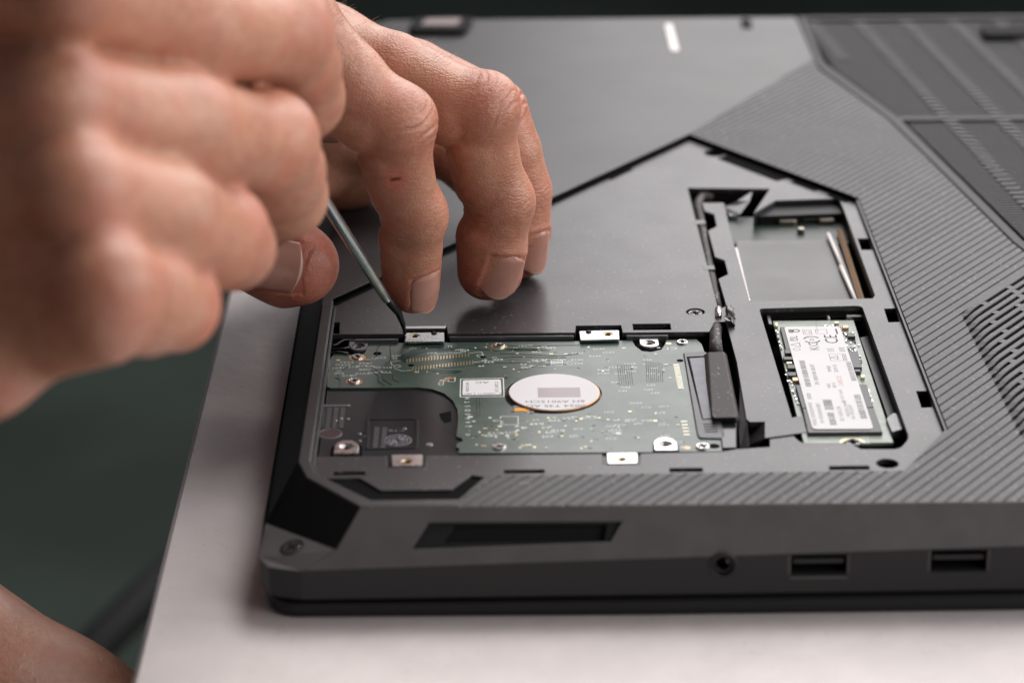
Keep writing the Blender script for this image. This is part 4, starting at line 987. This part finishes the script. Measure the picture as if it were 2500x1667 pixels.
# ------------------------------------------------------------------ probe
T0 = Vector((*W(931, 767, -1.6), -1.6)); Ta = Y(890, 690, 62); Tb = Y(735, 445, 38); Tb2 = Tb+(Tb-Ta).normalized()*24
prb = thing('probe', 'slim grey metal probe with bent black tip held against the drive tab', 'hand tool', tuple(T0))
mb = MB(); dr_ = (Ta-Tb).normalized()
mb.tube([Tb2, Tb, Ta-dr_*6, Ta-dr_*.6, Ta], [1.75, 1.6, 1.3, 1.2, 1.0], 20); mb.build('shaft', mat('satin_grey_metal', (.62, .66, .66), .24, metal=1, rvar=.06), prb, smooth=True)
mb = MB(); tm = [Ta-dr_*1.0, Ta.lerp(T0, .18)+Vector((.3, 0, .3)), Ta.lerp(T0, .45)+Vector((.8, 0, .8)), Ta.lerp(T0, .75)+Vector((.5, 0, .6)), T0]
mb.tube(tm, [1.0, 1.05, .95, .7, .3], 14); mb.build('tip', M_black, prb, smooth=True)

# ------------------------------------------------------------------ person: two hands and a leg
def skin_mat():
    m_ = bpy.data.materials.new('skin'); m_.use_nodes = True; nt = m_.node_tree; N = nt.nodes; L = nt.links; b = N['Principled BSDF']
    g = N.new('ShaderNodeNewGeometry'); at = N.new('ShaderNodeAttribute'); at.attribute_name = 'flush'
    def tex(scale, det): n = N.new('ShaderNodeTexNoise'); n.inputs['Scale'].default_value = scale; n.inputs['Detail'].default_value = det; L.new(g.outputs['Position'], n.inputs['Vector']); return n
    def mx(f, a, c, ty='MIX'):
        x = N.new('ShaderNodeMix'); x.data_type = 'RGBA'; x.blend_type = ty
        (L.new(f, x.inputs[0]) if hasattr(f, 'links') else setattr(x.inputs[0], 'default_value', f))
        for s, i in ((a, 6), (c, 7)):
            if isinstance(s, tuple): x.inputs[i].default_value = (*s, 1)
            else: L.new(s, x.inputs[i])
        return x.outputs[2]
    def mr(s, a, c, d, e): r = N.new('ShaderNodeMapRange'); r.inputs[1].default_value = a; r.inputs[2].default_value = c; r.inputs[3].default_value = d; r.inputs[4].default_value = e; L.new(s, r.inputs[0]); return r.outputs[0]
    n1 = tex(55, 3); n2 = tex(420, 3)
    c_ = mx(mr(n1.outputs[0], .35, .65, 0, 1), (.43, .205, .124), (.34, .145, .088))
    c_ = mx(mr(n2.outputs[0], .4, .7, 0, .6), c_, (.50, .265, .17))
    n5 = tex(130, 4); c_ = mx(mr(n5.outputs[0], .48, .68, 0, .45), c_, (.44, .145, .095))
    L.new(mr(n5.outputs[0], .3, .7, .33, .47), b.inputs['Roughness'])
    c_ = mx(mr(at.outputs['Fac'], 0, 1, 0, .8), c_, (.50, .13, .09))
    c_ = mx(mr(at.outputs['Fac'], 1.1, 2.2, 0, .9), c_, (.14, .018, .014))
    L.new(c_, b.inputs['Base Color'])
    b.inputs['Roughness'].default_value = .38; b.inputs['Specular IOR Level'].default_value = .6
    b.inputs['Subsurface Weight'].default_value = .14; b.inputs['Subsurface Radius'].default_value = (1, .35, .2); b.inputs['Subsurface Scale'].default_value = .0022
    mp = N.new('ShaderNodeMapping'); mp.inputs['Scale'].default_value = (.4, .4, 1.5); L.new(g.outputs['Position'], mp.inputs['Vector'])
    v = N.new('ShaderNodeTexVoronoi'); v.inputs['Scale'].default_value = 1700; L.new(g.outputs['Position'], v.inputs['Vector'])
    n3 = N.new('ShaderNodeTexNoise'); n3.inputs['Scale'].default_value = 1300; n3.inputs['Detail'].default_value = 3; L.new(mp.outputs[0], n3.inputs['Vector'])
    sc = N.new('ShaderNodeMath'); sc.operation = 'MULTIPLY'; sc.inputs[1].default_value = 2.2; L.new(n3.outputs[0], sc.inputs[0])
    ad = N.new('ShaderNodeMath'); ad.operation = 'ADD'; L.new(v.outputs['Distance'], ad.inputs[0]); L.new(sc.outputs[0], ad.inputs[1])
    bp = N.new('ShaderNodeBump'); bp.inputs['Strength'].default_value = 1; bp.inputs['Distance'].default_value = .00008; L.new(ad.outputs[0], bp.inputs['Height']); L.new(bp.outputs[0], b.inputs['Normal'])
    return m_
M_skin = skin_mat()
M_nail = mat('fingernail', (.41, .20, .15), .26, spec=.5, bump=.012, bscale=500, second=(.46, .235, .185), sscale=120); 
nb = M_nail.node_tree.nodes['Principled BSDF']; nb.inputs['Subsurface Weight'].default_value = .2; nb.inputs['Subsurface Scale'].default_value = .0015
M_nedge = mat('nail_free_edge', (.58, .42, .33), .4)
import openvdb
class Field:
    def __init__(s, lo, hi, res, big=12.0):
        s.lo = np.array(lo, float); s.res = res; s.n = np.ceil((np.array(hi)-s.lo)/res).astype(int)+1; s.big = big
    def new(s): return np.full(s.n, s.big, np.float32)
    def cone(s, F, a, b, ra, rb, k, flat=None):
        a, b = np.array(a, float), np.array(b, float); R_ = max(ra, rb)+s.big*.8
        i0 = np.maximum(0, np.floor((np.minimum(a, b)-R_-s.lo)/s.res).astype(int)); i1 = np.minimum(s.n, np.ceil((np.maximum(a, b)+R_-s.lo)/s.res).astype(int)+1)
        if (i1 <= i0).any(): return F
        ax = [s.lo[d]+np.arange(i0[d], i1[d])*s.res for d in range(3)]
        X, Yy, Zz_ = [q.astype(np.float32) for q in np.meshgrid(*ax, indexing='ij')]
        ba = b-a; L2 = max(1e-9, ba.dot(ba))
        px, py, pz = X-a[0], Yy-a[1], Zz_-a[2]
        h = np.clip((px*ba[0]+py*ba[1]+pz*ba[2])/L2, 0, 1)
        qx, qy, qz = px-h*ba[0], py-h*ba[1], pz-h*ba[2]
        if flat is not None:
            nn, fk = flat; d_ = (qx*nn[0]+qy*nn[1]+qz*nn[2])*(1/fk-1); qx, qy, qz = qx+nn[0]*d_, qy+nn[1]*d_, qz+nn[2]*d_
        d = np.sqrt(qx*qx+qy*qy+qz*qz)-(ra+(rb-ra)*h)
        sl_ = tuple(slice(i0[q], i1[q]) for q in range(3)); F[sl_] = smin(F[sl_], d.astype(np.float32), k); return F
def smin(a, b, k):
    if k <= 0: return np.minimum(a, b)
    h = np.clip(.5+.5*(b-a)/k, 0, 1); return b+(a-b)*h-k*h*(1-h)
def sdf_to_mesh(fl, D_):
    g = openvdb.FloatGrid(float(fl.big)); D_ = np.clip(D_, -fl.big, fl.big).astype(np.float32); g.copyFromArray(np.ascontiguousarray(D_))
    g.gridClass = openvdb.GridClass.LEVEL_SET
    r = g.convertToPolygons(isovalue=0.0, adaptivity=0.0); P, T, Q = (r if len(r) == 3 else (r[0], np.zeros((0, 3), int), r[1]))
    return P*fl.res+fl.lo, T, Q
def build_hand(spec, res, parent, name, label, wr):
    """spec: fingers = lists of (point, radius), palm = list of cones; one skin surface"""
    pts = [np.array(p) for f in spec['fingers'] for p, r in f['j']]+[np.array(p) for c_ in spec['palm'] for p in c_[:2]]
    lo = np.min(pts, 0)-16; hi = np.max(pts, 0)+16
    if 'lo' in spec: lo = np.maximum(lo, spec['lo'])
    fl = Field(lo, hi, res)
    P_ = fl.new()
    for a, b, ra, rb in spec['palm']: P_ = fl.cone(P_, a, b, ra, rb, 6)
    out = P_
    for f in spec['fingers']:
        G = fl.new(); J = f['j']; k = f.get('k', .9)
        for (a, ra), (b, rb) in zip(J, J[1:]): G = fl.cone(G, a, b, ra, rb, k)
        for (a, ra), (b, rb) in f.get('pads', ()): G = fl.cone(G, a, b, ra, rb, .5)
        for p, r in f.get('bulge', ()): G = fl.cone(G, p, p, r, r, 4.5)
        G2 = smin(P_, G, f.get('kp', 6)); out = smin(out, G2, f.get('kf', .5)) if out is not P_ else G2
    V, T, Q = sdf_to_mesh(fl, out)
    me = bpy.data.meshes.new(name)
    faces = [list(map(int, q)) for q in Q]+[list(map(int, t)) for t in T]
    me.from_pydata([tuple(v) for v in V], [], faces)
    bm = bmesh.new(); bm.from_mesh(me); bmesh.ops.recalc_face_normals(bm, faces=bm.faces)
    [bmesh.ops.smooth_vert(bm, verts=bm.verts, factor=.5, use_axis_x=True, use_axis_y=True, use_axis_z=True) for _ in range(4)]; bm.normal_update()
    V = np.array([v.co[:] for v in bm.verts]); Nn = np.array([v.normal[:] for v in bm.verts])
    if Nn[:, 2][V[:, 2] > np.percentile(V[:, 2], 99)].mean() < 0:
        bmesh.ops.reverse_faces(bm, faces=bm.faces); Nn = -Nn
    bvh = BVHTree.FromBMesh(bm)
    fw, flush = wr(V, Nn)
    V2 = V+Nn*fw[:, None]
    faces = [[v.index for v in f.verts] for f in bm.faces]; bm.free(); bpy.data.meshes.remove(me)
    o = make(name, V2, faces, M_skin, parent, smooth=True, label=label)
    at = o.data.attributes.new('flush', 'FLOAT', 'POINT'); at.data.foreach_set('value', flush.astype(np.float32))
    return o, bvh
def wrinkles(V, N, items, base=.0):
    """items: (joint point, finger direction, dorsal direction, kind, radius)"""
    d = np.zeros(len(V)); fl = np.zeros(len(V))
    for P, t, dn, kind, r in items:
        P, t, dn = np.array(P), np.array(t)/np.linalg.norm(t), np.array(dn)/np.linalg.norm(dn)
        Q = V-P; s = Q@t; s_ = np.cross(t, dn); lat = Q@s_; up = N@dn; near = np.exp(-(np.linalg.norm(Q, axis=1)/(r*1.25))**4)
        if kind == 'knuckle':
            for k, (off, amp, wd) in enumerate(((-6.4, .12, .35), (-4.6, .22, .4), (-2.5, .32, .45), (-.3, .24, .4), (2.3, .34, .45), (4.8, .2, .4), (6.6, .12, .35))):
                c_ = off+.05*lat**2*(.8 if off > 0 else -1)+.25*np.sin(lat*.8+k*2.1)
                msk = np.clip(up*1.5-.15, 0, 1)*near*np.clip(1.25-np.abs(lat+(k % 3-1)*1.5)/(r*.75), 0, 1)
                d -= 2.6*amp*np.exp(-((s-c_)/wd)**2)*msk
            d += .35*near*np.clip(up, 0, 1)*np.exp(-(s/6)**2)
            fl += .55*np.exp(-(np.linalg.norm(Q, axis=1)/(r*1.15))**3)*np.clip(up+.3, 0, 1)
        elif kind == 'fine':
            for k, off in enumerate((-2.0, -.7, .7, 2.1)):
                msk = np.clip(up*1.5-.2, 0, 1)*near*np.clip(1.1-np.abs(lat)/(r*.75), 0, 1)
                d -= .3*np.exp(-((s-off-.3*np.sin(lat*1.1+k))/.36)**2)*msk
            fl += .3*near*np.clip(up+.3, 0, 1)
        elif kind == 'fold':
            msk = np.clip(-up*1.3+.45, 0, 1)*near
            for off, amp in ((0, .55), (1.6, .16)): d -= amp*np.exp(-((s-off)/.5)**2)*msk
        elif kind == 'tip':
            fl += .5*near
    return d, np.clip(fl+base, 0, 1)
def nail(bvh, tipc, t, dn, width, length, parent, back=1.0, over=1.2, lift=.22):
    """a thin curved plate laid on the finger: t towards the tip, dn out of the nail bed"""
    t, dn = Vector(t).normalized(), Vector(dn).normalized(); dn = (dn-t*dn.dot(t)).normalized(); s_ = t.cross(dn)
    tipc = Vector(tipc); nu, nv = 17, 30; vs = []; R = width*.62
    def surf(x, y):
        o_ = tipc+t*y+s_*x+dn*20; h = bvh.ray_cast(o_, -dn, 40); return (h[0]-tipc).dot(dn) if h[0] is not None else None
    y0, y1 = -length*back, -length*back+length
    h0 = surf(0, y0+1.0); h1 = surf(0, y1-1.5); h0 = h0 if h0 is not None else 6; h1 = h1 if h1 is not None else 6
    for j in range(nv):
        v = j/(nv-1); y = y0+(y1-y0)*v
        wv = width*.5*(1-(1-min(1, v/.28))**2.2*.45)*(1-.05*v)
        if v > .8: wv *= 1-.30*((v-.8)/.2)**2.5
        for i in range(nu):
            u = -1+2*i/(nu-1); x = u*wv; hy = h0+(h1-h0)*v+.15*math.sin(v*math.pi)
            arc = hy+lift-(R-math.sqrt(max(.01, R*R-min(x*x, R*R*.96))))*.85
            hs = surf(x, min(y, y1-over)) 
            z = arc
            if v < .12: z -= .75*(1-v/.12)
            yy = y+(1.5*(1-u*u)-.9)*(v > .85)*((v-.85)/.15)-(.9*u*u)*(v < .15)*(-1)*(1-v/.15)
            vs.append(tipc+t*yy+s_*x+dn*z)
    fs = [(j*nu+i, j*nu+i+1, (j+1)*nu+i+1, (j+1)*nu+i) for j in range(nv-1) for i in range(nu-1)]
    n = len(vs); vs += [v-dn*.45 for v in vs]; fs2 = [tuple(n+q for q in f)[::-1] for f in fs]
    rim_ = [i for i in range(nu)]+[j*nu+nu-1 for j in range(1, nv)]+[(nv-1)*nu+i for i in range(nu-2, -1, -1)]+[j*nu for j in range(nv-2, 0, -1)]
    fr = [(rim_[k], rim_[(k+1) % len(rim_)], n+rim_[(k+1) % len(rim_)], n+rim_[k]) for k in range(len(rim_))]
    F_ = fs+fs2+fr; mi = [0]*len(F_)
    for k, f in enumerate(fs):
        if k//(nu-1) > nv-3: mi[k] = 1
    o = make('fingernail', vs, F_, [M_nail, M_nedge], parent, smooth=True, midx=mi)
    bm = bmesh.new(); bm.from_mesh(o.data); bmesh.ops.recalc_face_normals(bm, faces=bm.faces); bm.to_mesh(o.data); bm.free()
    return o
per = thing('person', 'bare-handed person leaning in from the left, holding the probe over the laptop', 'person', (-190, 40, -150))
# --- left hand: fingers resting on the grey tray
def J(px, py, y, r): return (tuple(Y(px, py, y)), r)
tipA = 74.0
idx = {'j': [J(640, 30, 66, 11.5), J(800, 190, 62, 10.2), J(908, 298, 60, 9.0), J(924, 410, 63, 8.3), J(948, 500, 67, 8.0), J(947, 570, 70, 7.8), J(948, 660, 72, 6.9)], 'bulge': [(tuple(Y(922, 272, 61)), 8.8), (tuple(Y(960, 492, 66)), 7.2)], 'kp': 7,
    'pads': [(J(896, 362, 61, 8.2), J(920, 440, 64, 8.0)), (J(935, 548, 69, 7.6), J(938, 640, 72, 7.0)), (J(800, 235, 62, 9.6), J(846, 278, 60, 8.6))]}
mid = {'j': [J(700, 105, 98, 11.0), J(900, 165, 92, 10.5), J(1098, 262, 86, 9.3), J(1116, 350, 88, 8.7), J(1142, 468, 90, 8.7), J(1136, 560, 90, 8.8), J(1134, 620, 90, 7.9)], 'bulge': [(tuple(Y(1118, 240, 87)), 8.7), (tuple(Y(1156, 462, 90)), 8.0)], 'kp': 7,
    'pads': [(J(1094, 335, 86, 8.4), J(1112, 415, 88, 8.3)), (J(1122, 545, 90, 8.9), J(1118, 622, 90, 8.0)), (J(960, 225, 90, 10), J(1035, 262, 86, 8.8))]}
rng_ = {'j': [J(740, 110, 122, 10.5), J(950, 175, 118, 10), J(1135, 262, 112, 9.4), J(1168, 350, 111, 9.0), J(1195, 440, 111, 8.7), J(1194, 530, 110, 8.4), J(1198, 580, 110, 7.2)], 'bulge': [], 'kp': 7}
lit_ = {'j': [J(600, 230, 150, 10), J(840, 290, 160, 9.6), J(950, 335, 157, 8.8), J(1040, 352, 152, 8.2), J(1090, 400, 150, 7.8)], 'bulge': [], 'kp': 7}
thb = {'j': [J(450, 380, 60, 15), J(505, 520, 62, 13), J(600, 575, 66, 10.6), J(664, 604, 64, 11.0), J(695, 610, 62, 9.2)], 'bulge': [], 'kp': 9, 'k': 4}
palmA = [(Y(640, 30, 66), Y(430, 120, 78), 12, 15), (Y(700, 105, 98), Y(470, 160, 100), 12, 15), (Y(740, 110, 122), Y(500, 190, 122), 12, 14), (Y(450, 380, 62), Y(440, 160, 85), 14, 15), (Y(440, 160, 90), Y(150, 60, 100), 17, 20), (Y(150, 80, 104), Y(-320, 20, 118), 22, 25), (Y(560, 260, 70), Y(640, 200, 80), 11, 11), (Y(640, 230, 80), Y(760, 250, 100), 10, 9), (Y(480, 360, 150), Y(800, 376, 166), 17, 12), (Y(800, 376, 166), Y(860, 378, 166), 12, 10), (Y(640, 250, 130), Y(820, 300, 150), 14, 11), (Y(520, 400, 120), Y(700, 370, 150), 17, 13)]
specA = {'fingers': [idx, mid, rng_, lit_, thb], 'palm': [(tuple(a), tuple(b), ra, rb) for a, b, ra, rb in palmA]}
def seg(f, i, k=1): a, b = np.array(f['j'][i][0]), np.array(f['j'][i+k][0]); return b-a
cr_ = np.array([.90, -.42, .12])   # outward side of the bent fingers
wrA = []
for f, cr2 in ((idx, np.array([.55, -.55, .62])), (mid, np.array([.55, -.5, .65])), (rng_, np.array([.7, -.3, .6]))):
    wrA.append((f['j'][2][0], seg(f, 1)+seg(f, 2), cr2, 'knuckle', 9.5)); wrA.append((f['j'][4][0], seg(f, 3)+seg(f, 4), np.array([.75, -.65, .1]), 'fine', 8.5))
    wrA.append((f['j'][2][0], seg(f, 1)+seg(f, 2), cr2, 'fold', 11)); wrA.append((f['j'][4][0], seg(f, 3)+seg(f, 4), np.array([.85, -.3, .1]), 'fold', 10)); wrA.append((f['j'][6][0], seg(f, 5), cr_, 'tip', 9))
    wrA.append((np.array(f['j'][3][0]), seg(f, 3), np.array([.5, -.8, .1]), 'tipx', 9))
wrA.append((thb['j'][4][0], seg(thb, 3), np.array([-.4, -.9, .1]), 'tip', 13)); wrA.append((thb['j'][3][0], seg(thb, 2), np.array([-.4, -.9, .1]), 'tip', 10))
def tipn(f): return Vector(f['j'][-1][0]), (Vector(f['j'][-1][0])-Vector(f['j'][-3][0])).normalized()
NAILS = []
c_, t_ = tipn(idx); NAILS.append((c_, t_, Vector((.64, -.76, .1)), 10.0, 12.5, .66))
c_, t_ = tipn(mid); NAILS.append((c_, (t_+Vector((-.22, 0, 0))).normalized(), Vector((.34, -.92, .15)), 11.5, 13.0, .62))
c_, t_ = tipn(rng_); NAILS.append((c_, t_, Vector((.66, -.74, .1)), 10.0, 12.5, .66))
c_, t_ = tipn(thb); NAILS.append((c_+Vector((2.6, -.8, 0)), Vector((.93, -.36, -.12)).normalized(), Vector((-.22, -.93, .25)), 14.0, 13.5, .95))
cut_c = np.array(hit(906, 414, (0, 54, 0), (0, 1, 0)))
def wA(V, N):
    d, fl = wrinkles(V, N, wrA, .06)
    for tc, t, dn, wd, ln_, bk in NAILS:
        t = np.array(t); dn = np.array(dn); dn = dn-t*dn.dot(t); dn /= np.linalg.norm(dn); sd = np.cross(t, dn); Q = V-np.array(tc)
        x, y, z = Q@sd, Q@t, Q@dn; y0 = -ln_*bk; hw = wd/2
        # distance to the nail outline, rounded at the root
        dx = np.abs(x)-hw; dy = np.where(y < y0+2.5, np.sqrt(np.maximum(0, (np.abs(x)/hw)**2))*1.0+(y0-y), -9); e = np.maximum(dx, np.where(y < y0+3, (y0-y)+.10*x**2/hw*1.2, -9))
        on = (z > 1.5)*(N@dn > -.2)*(y < y0+ln_+1)
        d += on*(.2*np.exp(-((e-.55)/.75)**2)*(y < y0+ln_-1.5)-.28*(e < -.2))
        fl += .15*on*np.exp(-((e-.4)/1.2)**2)
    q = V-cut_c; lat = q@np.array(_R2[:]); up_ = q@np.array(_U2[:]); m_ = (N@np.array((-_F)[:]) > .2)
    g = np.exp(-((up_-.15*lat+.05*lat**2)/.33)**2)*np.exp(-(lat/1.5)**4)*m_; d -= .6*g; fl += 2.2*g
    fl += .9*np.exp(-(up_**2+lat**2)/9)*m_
    return d, np.clip(fl, 0, 2.5)
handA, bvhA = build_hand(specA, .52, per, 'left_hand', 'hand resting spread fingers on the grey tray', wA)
rr = random.Random(11); mbh = MB(); vv_ = handA.data.vertices; oA = ORG[handA]
p1, p2 = np.array(mid['j'][0][0]), np.array(mid['j'][2][0]); p3, p4 = np.array(idx['j'][0][0]), np.array(idx['j'][1][0])
cnt = 0
for _ in range(200000):
    v_ = vv_[rr.randrange(len(vv_))]; P = np.array(v_.co)/MM+np.array(oA); n_ = v_.normal
    if n_.z < .25: continue
    ok = False
    for a_, b_, f_ in ((p1, p2, .78), (p3, p4, .9)):
        t_ = (P-a_).dot(b_-a_)/(b_-a_).dot(b_-a_)
        if -.2 < t_ < f_ and np.linalg.norm(P-a_-(b_-a_)*t_) < 12: ok = True
    if not ok: continue
    P = Vector(P); d_ = (Vector((.8, rr.uniform(-.5, .3), .25))+Vector(n_)*.35).normalized(); L_ = rr.uniform(1.8, 3.8)
    mbh.tube([P-Vector(n_)*.2, P+d_*L_*.5+Vector(n_)*.5, P+d_*L_+Vector(n_)*.3], [.022, .018, .006], 3, cap=False); cnt += 1
    if cnt > 240: break
mbh.build('hair', mat('fine_hair', (.62, .45, .33), .5), handA, kind='stuff')
for n_ in NAILS: nail(bvhA, n_[0], n_[1], n_[2], n_[3], n_[4], handA, n_[5])
# --- right hand: curled round the probe, close to the camera
def K(px, py, y, r): return (tuple(Y(px, py, y)), r)
ib = {'j': [K(150, -40, -85, 12.5), K(430, 65, -52, 12.0), K(640, 80, -22, 10.2), K(678, 150, -10, 9.6), K(692, 225, -2, 9.2), K(650, 270, 14, 8.0)], 'bulge': [(tuple(Y(655, 65, -22)), 9.6)], 'kp': 3.5, 'kf': .15, 'k': 4}
mb_ = {'j': [K(130, 240, -98, 11.0), K(400, 298, -72, 12.2), K(600, 335, -38, 10.4), K(640, 390, -28, 9.6), K(656, 452, -18, 8.8), K(610, 500, 2, 7.8)], 'bulge': [(tuple(Y(625, 315, -38)), 9.6)], 'kp': 3.5, 'kf': .15, 'k': 4}
rb_ = {'j': [K(180, 440, -110, 10.4), K(370, 503, -92, 11.2), K(498, 548, -66, 9.6), K(532, 568, -56, 8.6), K(505, 592, -34, 7.6)], 'bulge': [(tuple(Y(505, 525, -66)), 8.8)], 'kp': 3.5, 'kf': .15, 'k': 4}
pb_ = {'j': [K(235, 655, -118, 9.8), K(330, 690, -106, 10.1), K(398, 700, -92, 8.6), K(405, 712, -80, 7.8), K(370, 706, -60, 7)], 'bulge': [], 'kp': 3.5, 'kf': .15, 'k': 4}
tb_ = {'j': [K(250, 330, -40, 13), K(450, 350, -10, 11), K(600, 400, 8, 9), K(660, 430, 16, 7.5)], 'bulge': [], 'kp': 3.5, 'kf': .15, 'k': 4}
palmB = [(Y(150, -40, -95), Y(-250, -60, -70), 11, 14), (Y(130, 240, -98), Y(-250, 260, -78), 10.8, 14), (Y(180, 445, -110), Y(-250, 480, -86), 10, 14), (Y(240, 650, -118), Y(-250, 690, -92), 9.6, 13), (Y(240, 730, -118), Y(-250, 800, -90), 9, 14), (Y(-50, 830, -110), Y(-500, 900, -100), 12, 20),
    (Y(130, 110, -28), Y(180, 450, -36), 17, 15), (Y(-50, 200, -35), Y(-50, 600, -50), 18, 18), (Y(-250, 330, -60), Y(-620, 500, -100), 22, 26), (Y(-250, 560, -80), Y(-620, 620, -110), 18, 24), (Y(-620, 540, -105), Y(-1500, 760, -150), 29, 36), (Y(150, 620, -80), Y(-150, 720, -80), 15, 18)]
specB = {'fingers': [ib, mb_, rb_, pb_, tb_], 'palm': [(tuple(a), tuple(b), ra, rb) for a, b, ra, rb in palmB]}
wrB = []
for f in (ib, mb_, rb_, pb_):
    wrB.append((f['j'][2][0], seg(f, 1)+seg(f, 2), np.array([.5, -.5, .7]), 'knuckle', 10.5)); wrB.append((f['j'][0][0], seg(f, 0), np.array([-.2, -.7, .7]), 'tip', 8))
handB, bvhB = build_hand(specB, 1.1, per, 'right_hand', 'blurred hand with curled fingers gripping the probe', lambda V, N: wrinkles(V, N, wrB, .05))
# --- leg below the table edge
k1, k2, k3 = Y(-350, 1230, -70), Y(120, 1620, -70), Y(420, 1900, -70)
kk = [hit(-330, 1500, (0, 0, -75), (0, 0, 1)), hit(60, 1760, (0, 0, -85), (0, 0, 1)), hit(420, 2010, (0, 0, -95), (0, 0, 1))]
lo_ = np.min([tuple(q) for q in kk], 0)-50; hi_ = np.max([tuple(q) for q in kk], 0)+50
fl = Field(lo_, hi_, 2.2, 30); Fq = fl.new()
Fq = fl.cone(Fq, kk[0], kk[1], 36, 33, 5); Fq = fl.cone(Fq, kk[1], kk[2], 33, 30, 8)
V, T, Q = sdf_to_mesh(fl, Fq)
leg = make('leg', V, [list(q) for q in Q]+[list(q) for q in T], M_skin, per, smooth=True, label='bare leg below the table edge')
bm = bmesh.new(); bm.from_mesh(leg.data); bmesh.ops.recalc_face_normals(bm, faces=bm.faces); bm.to_mesh(leg.data); bm.free()
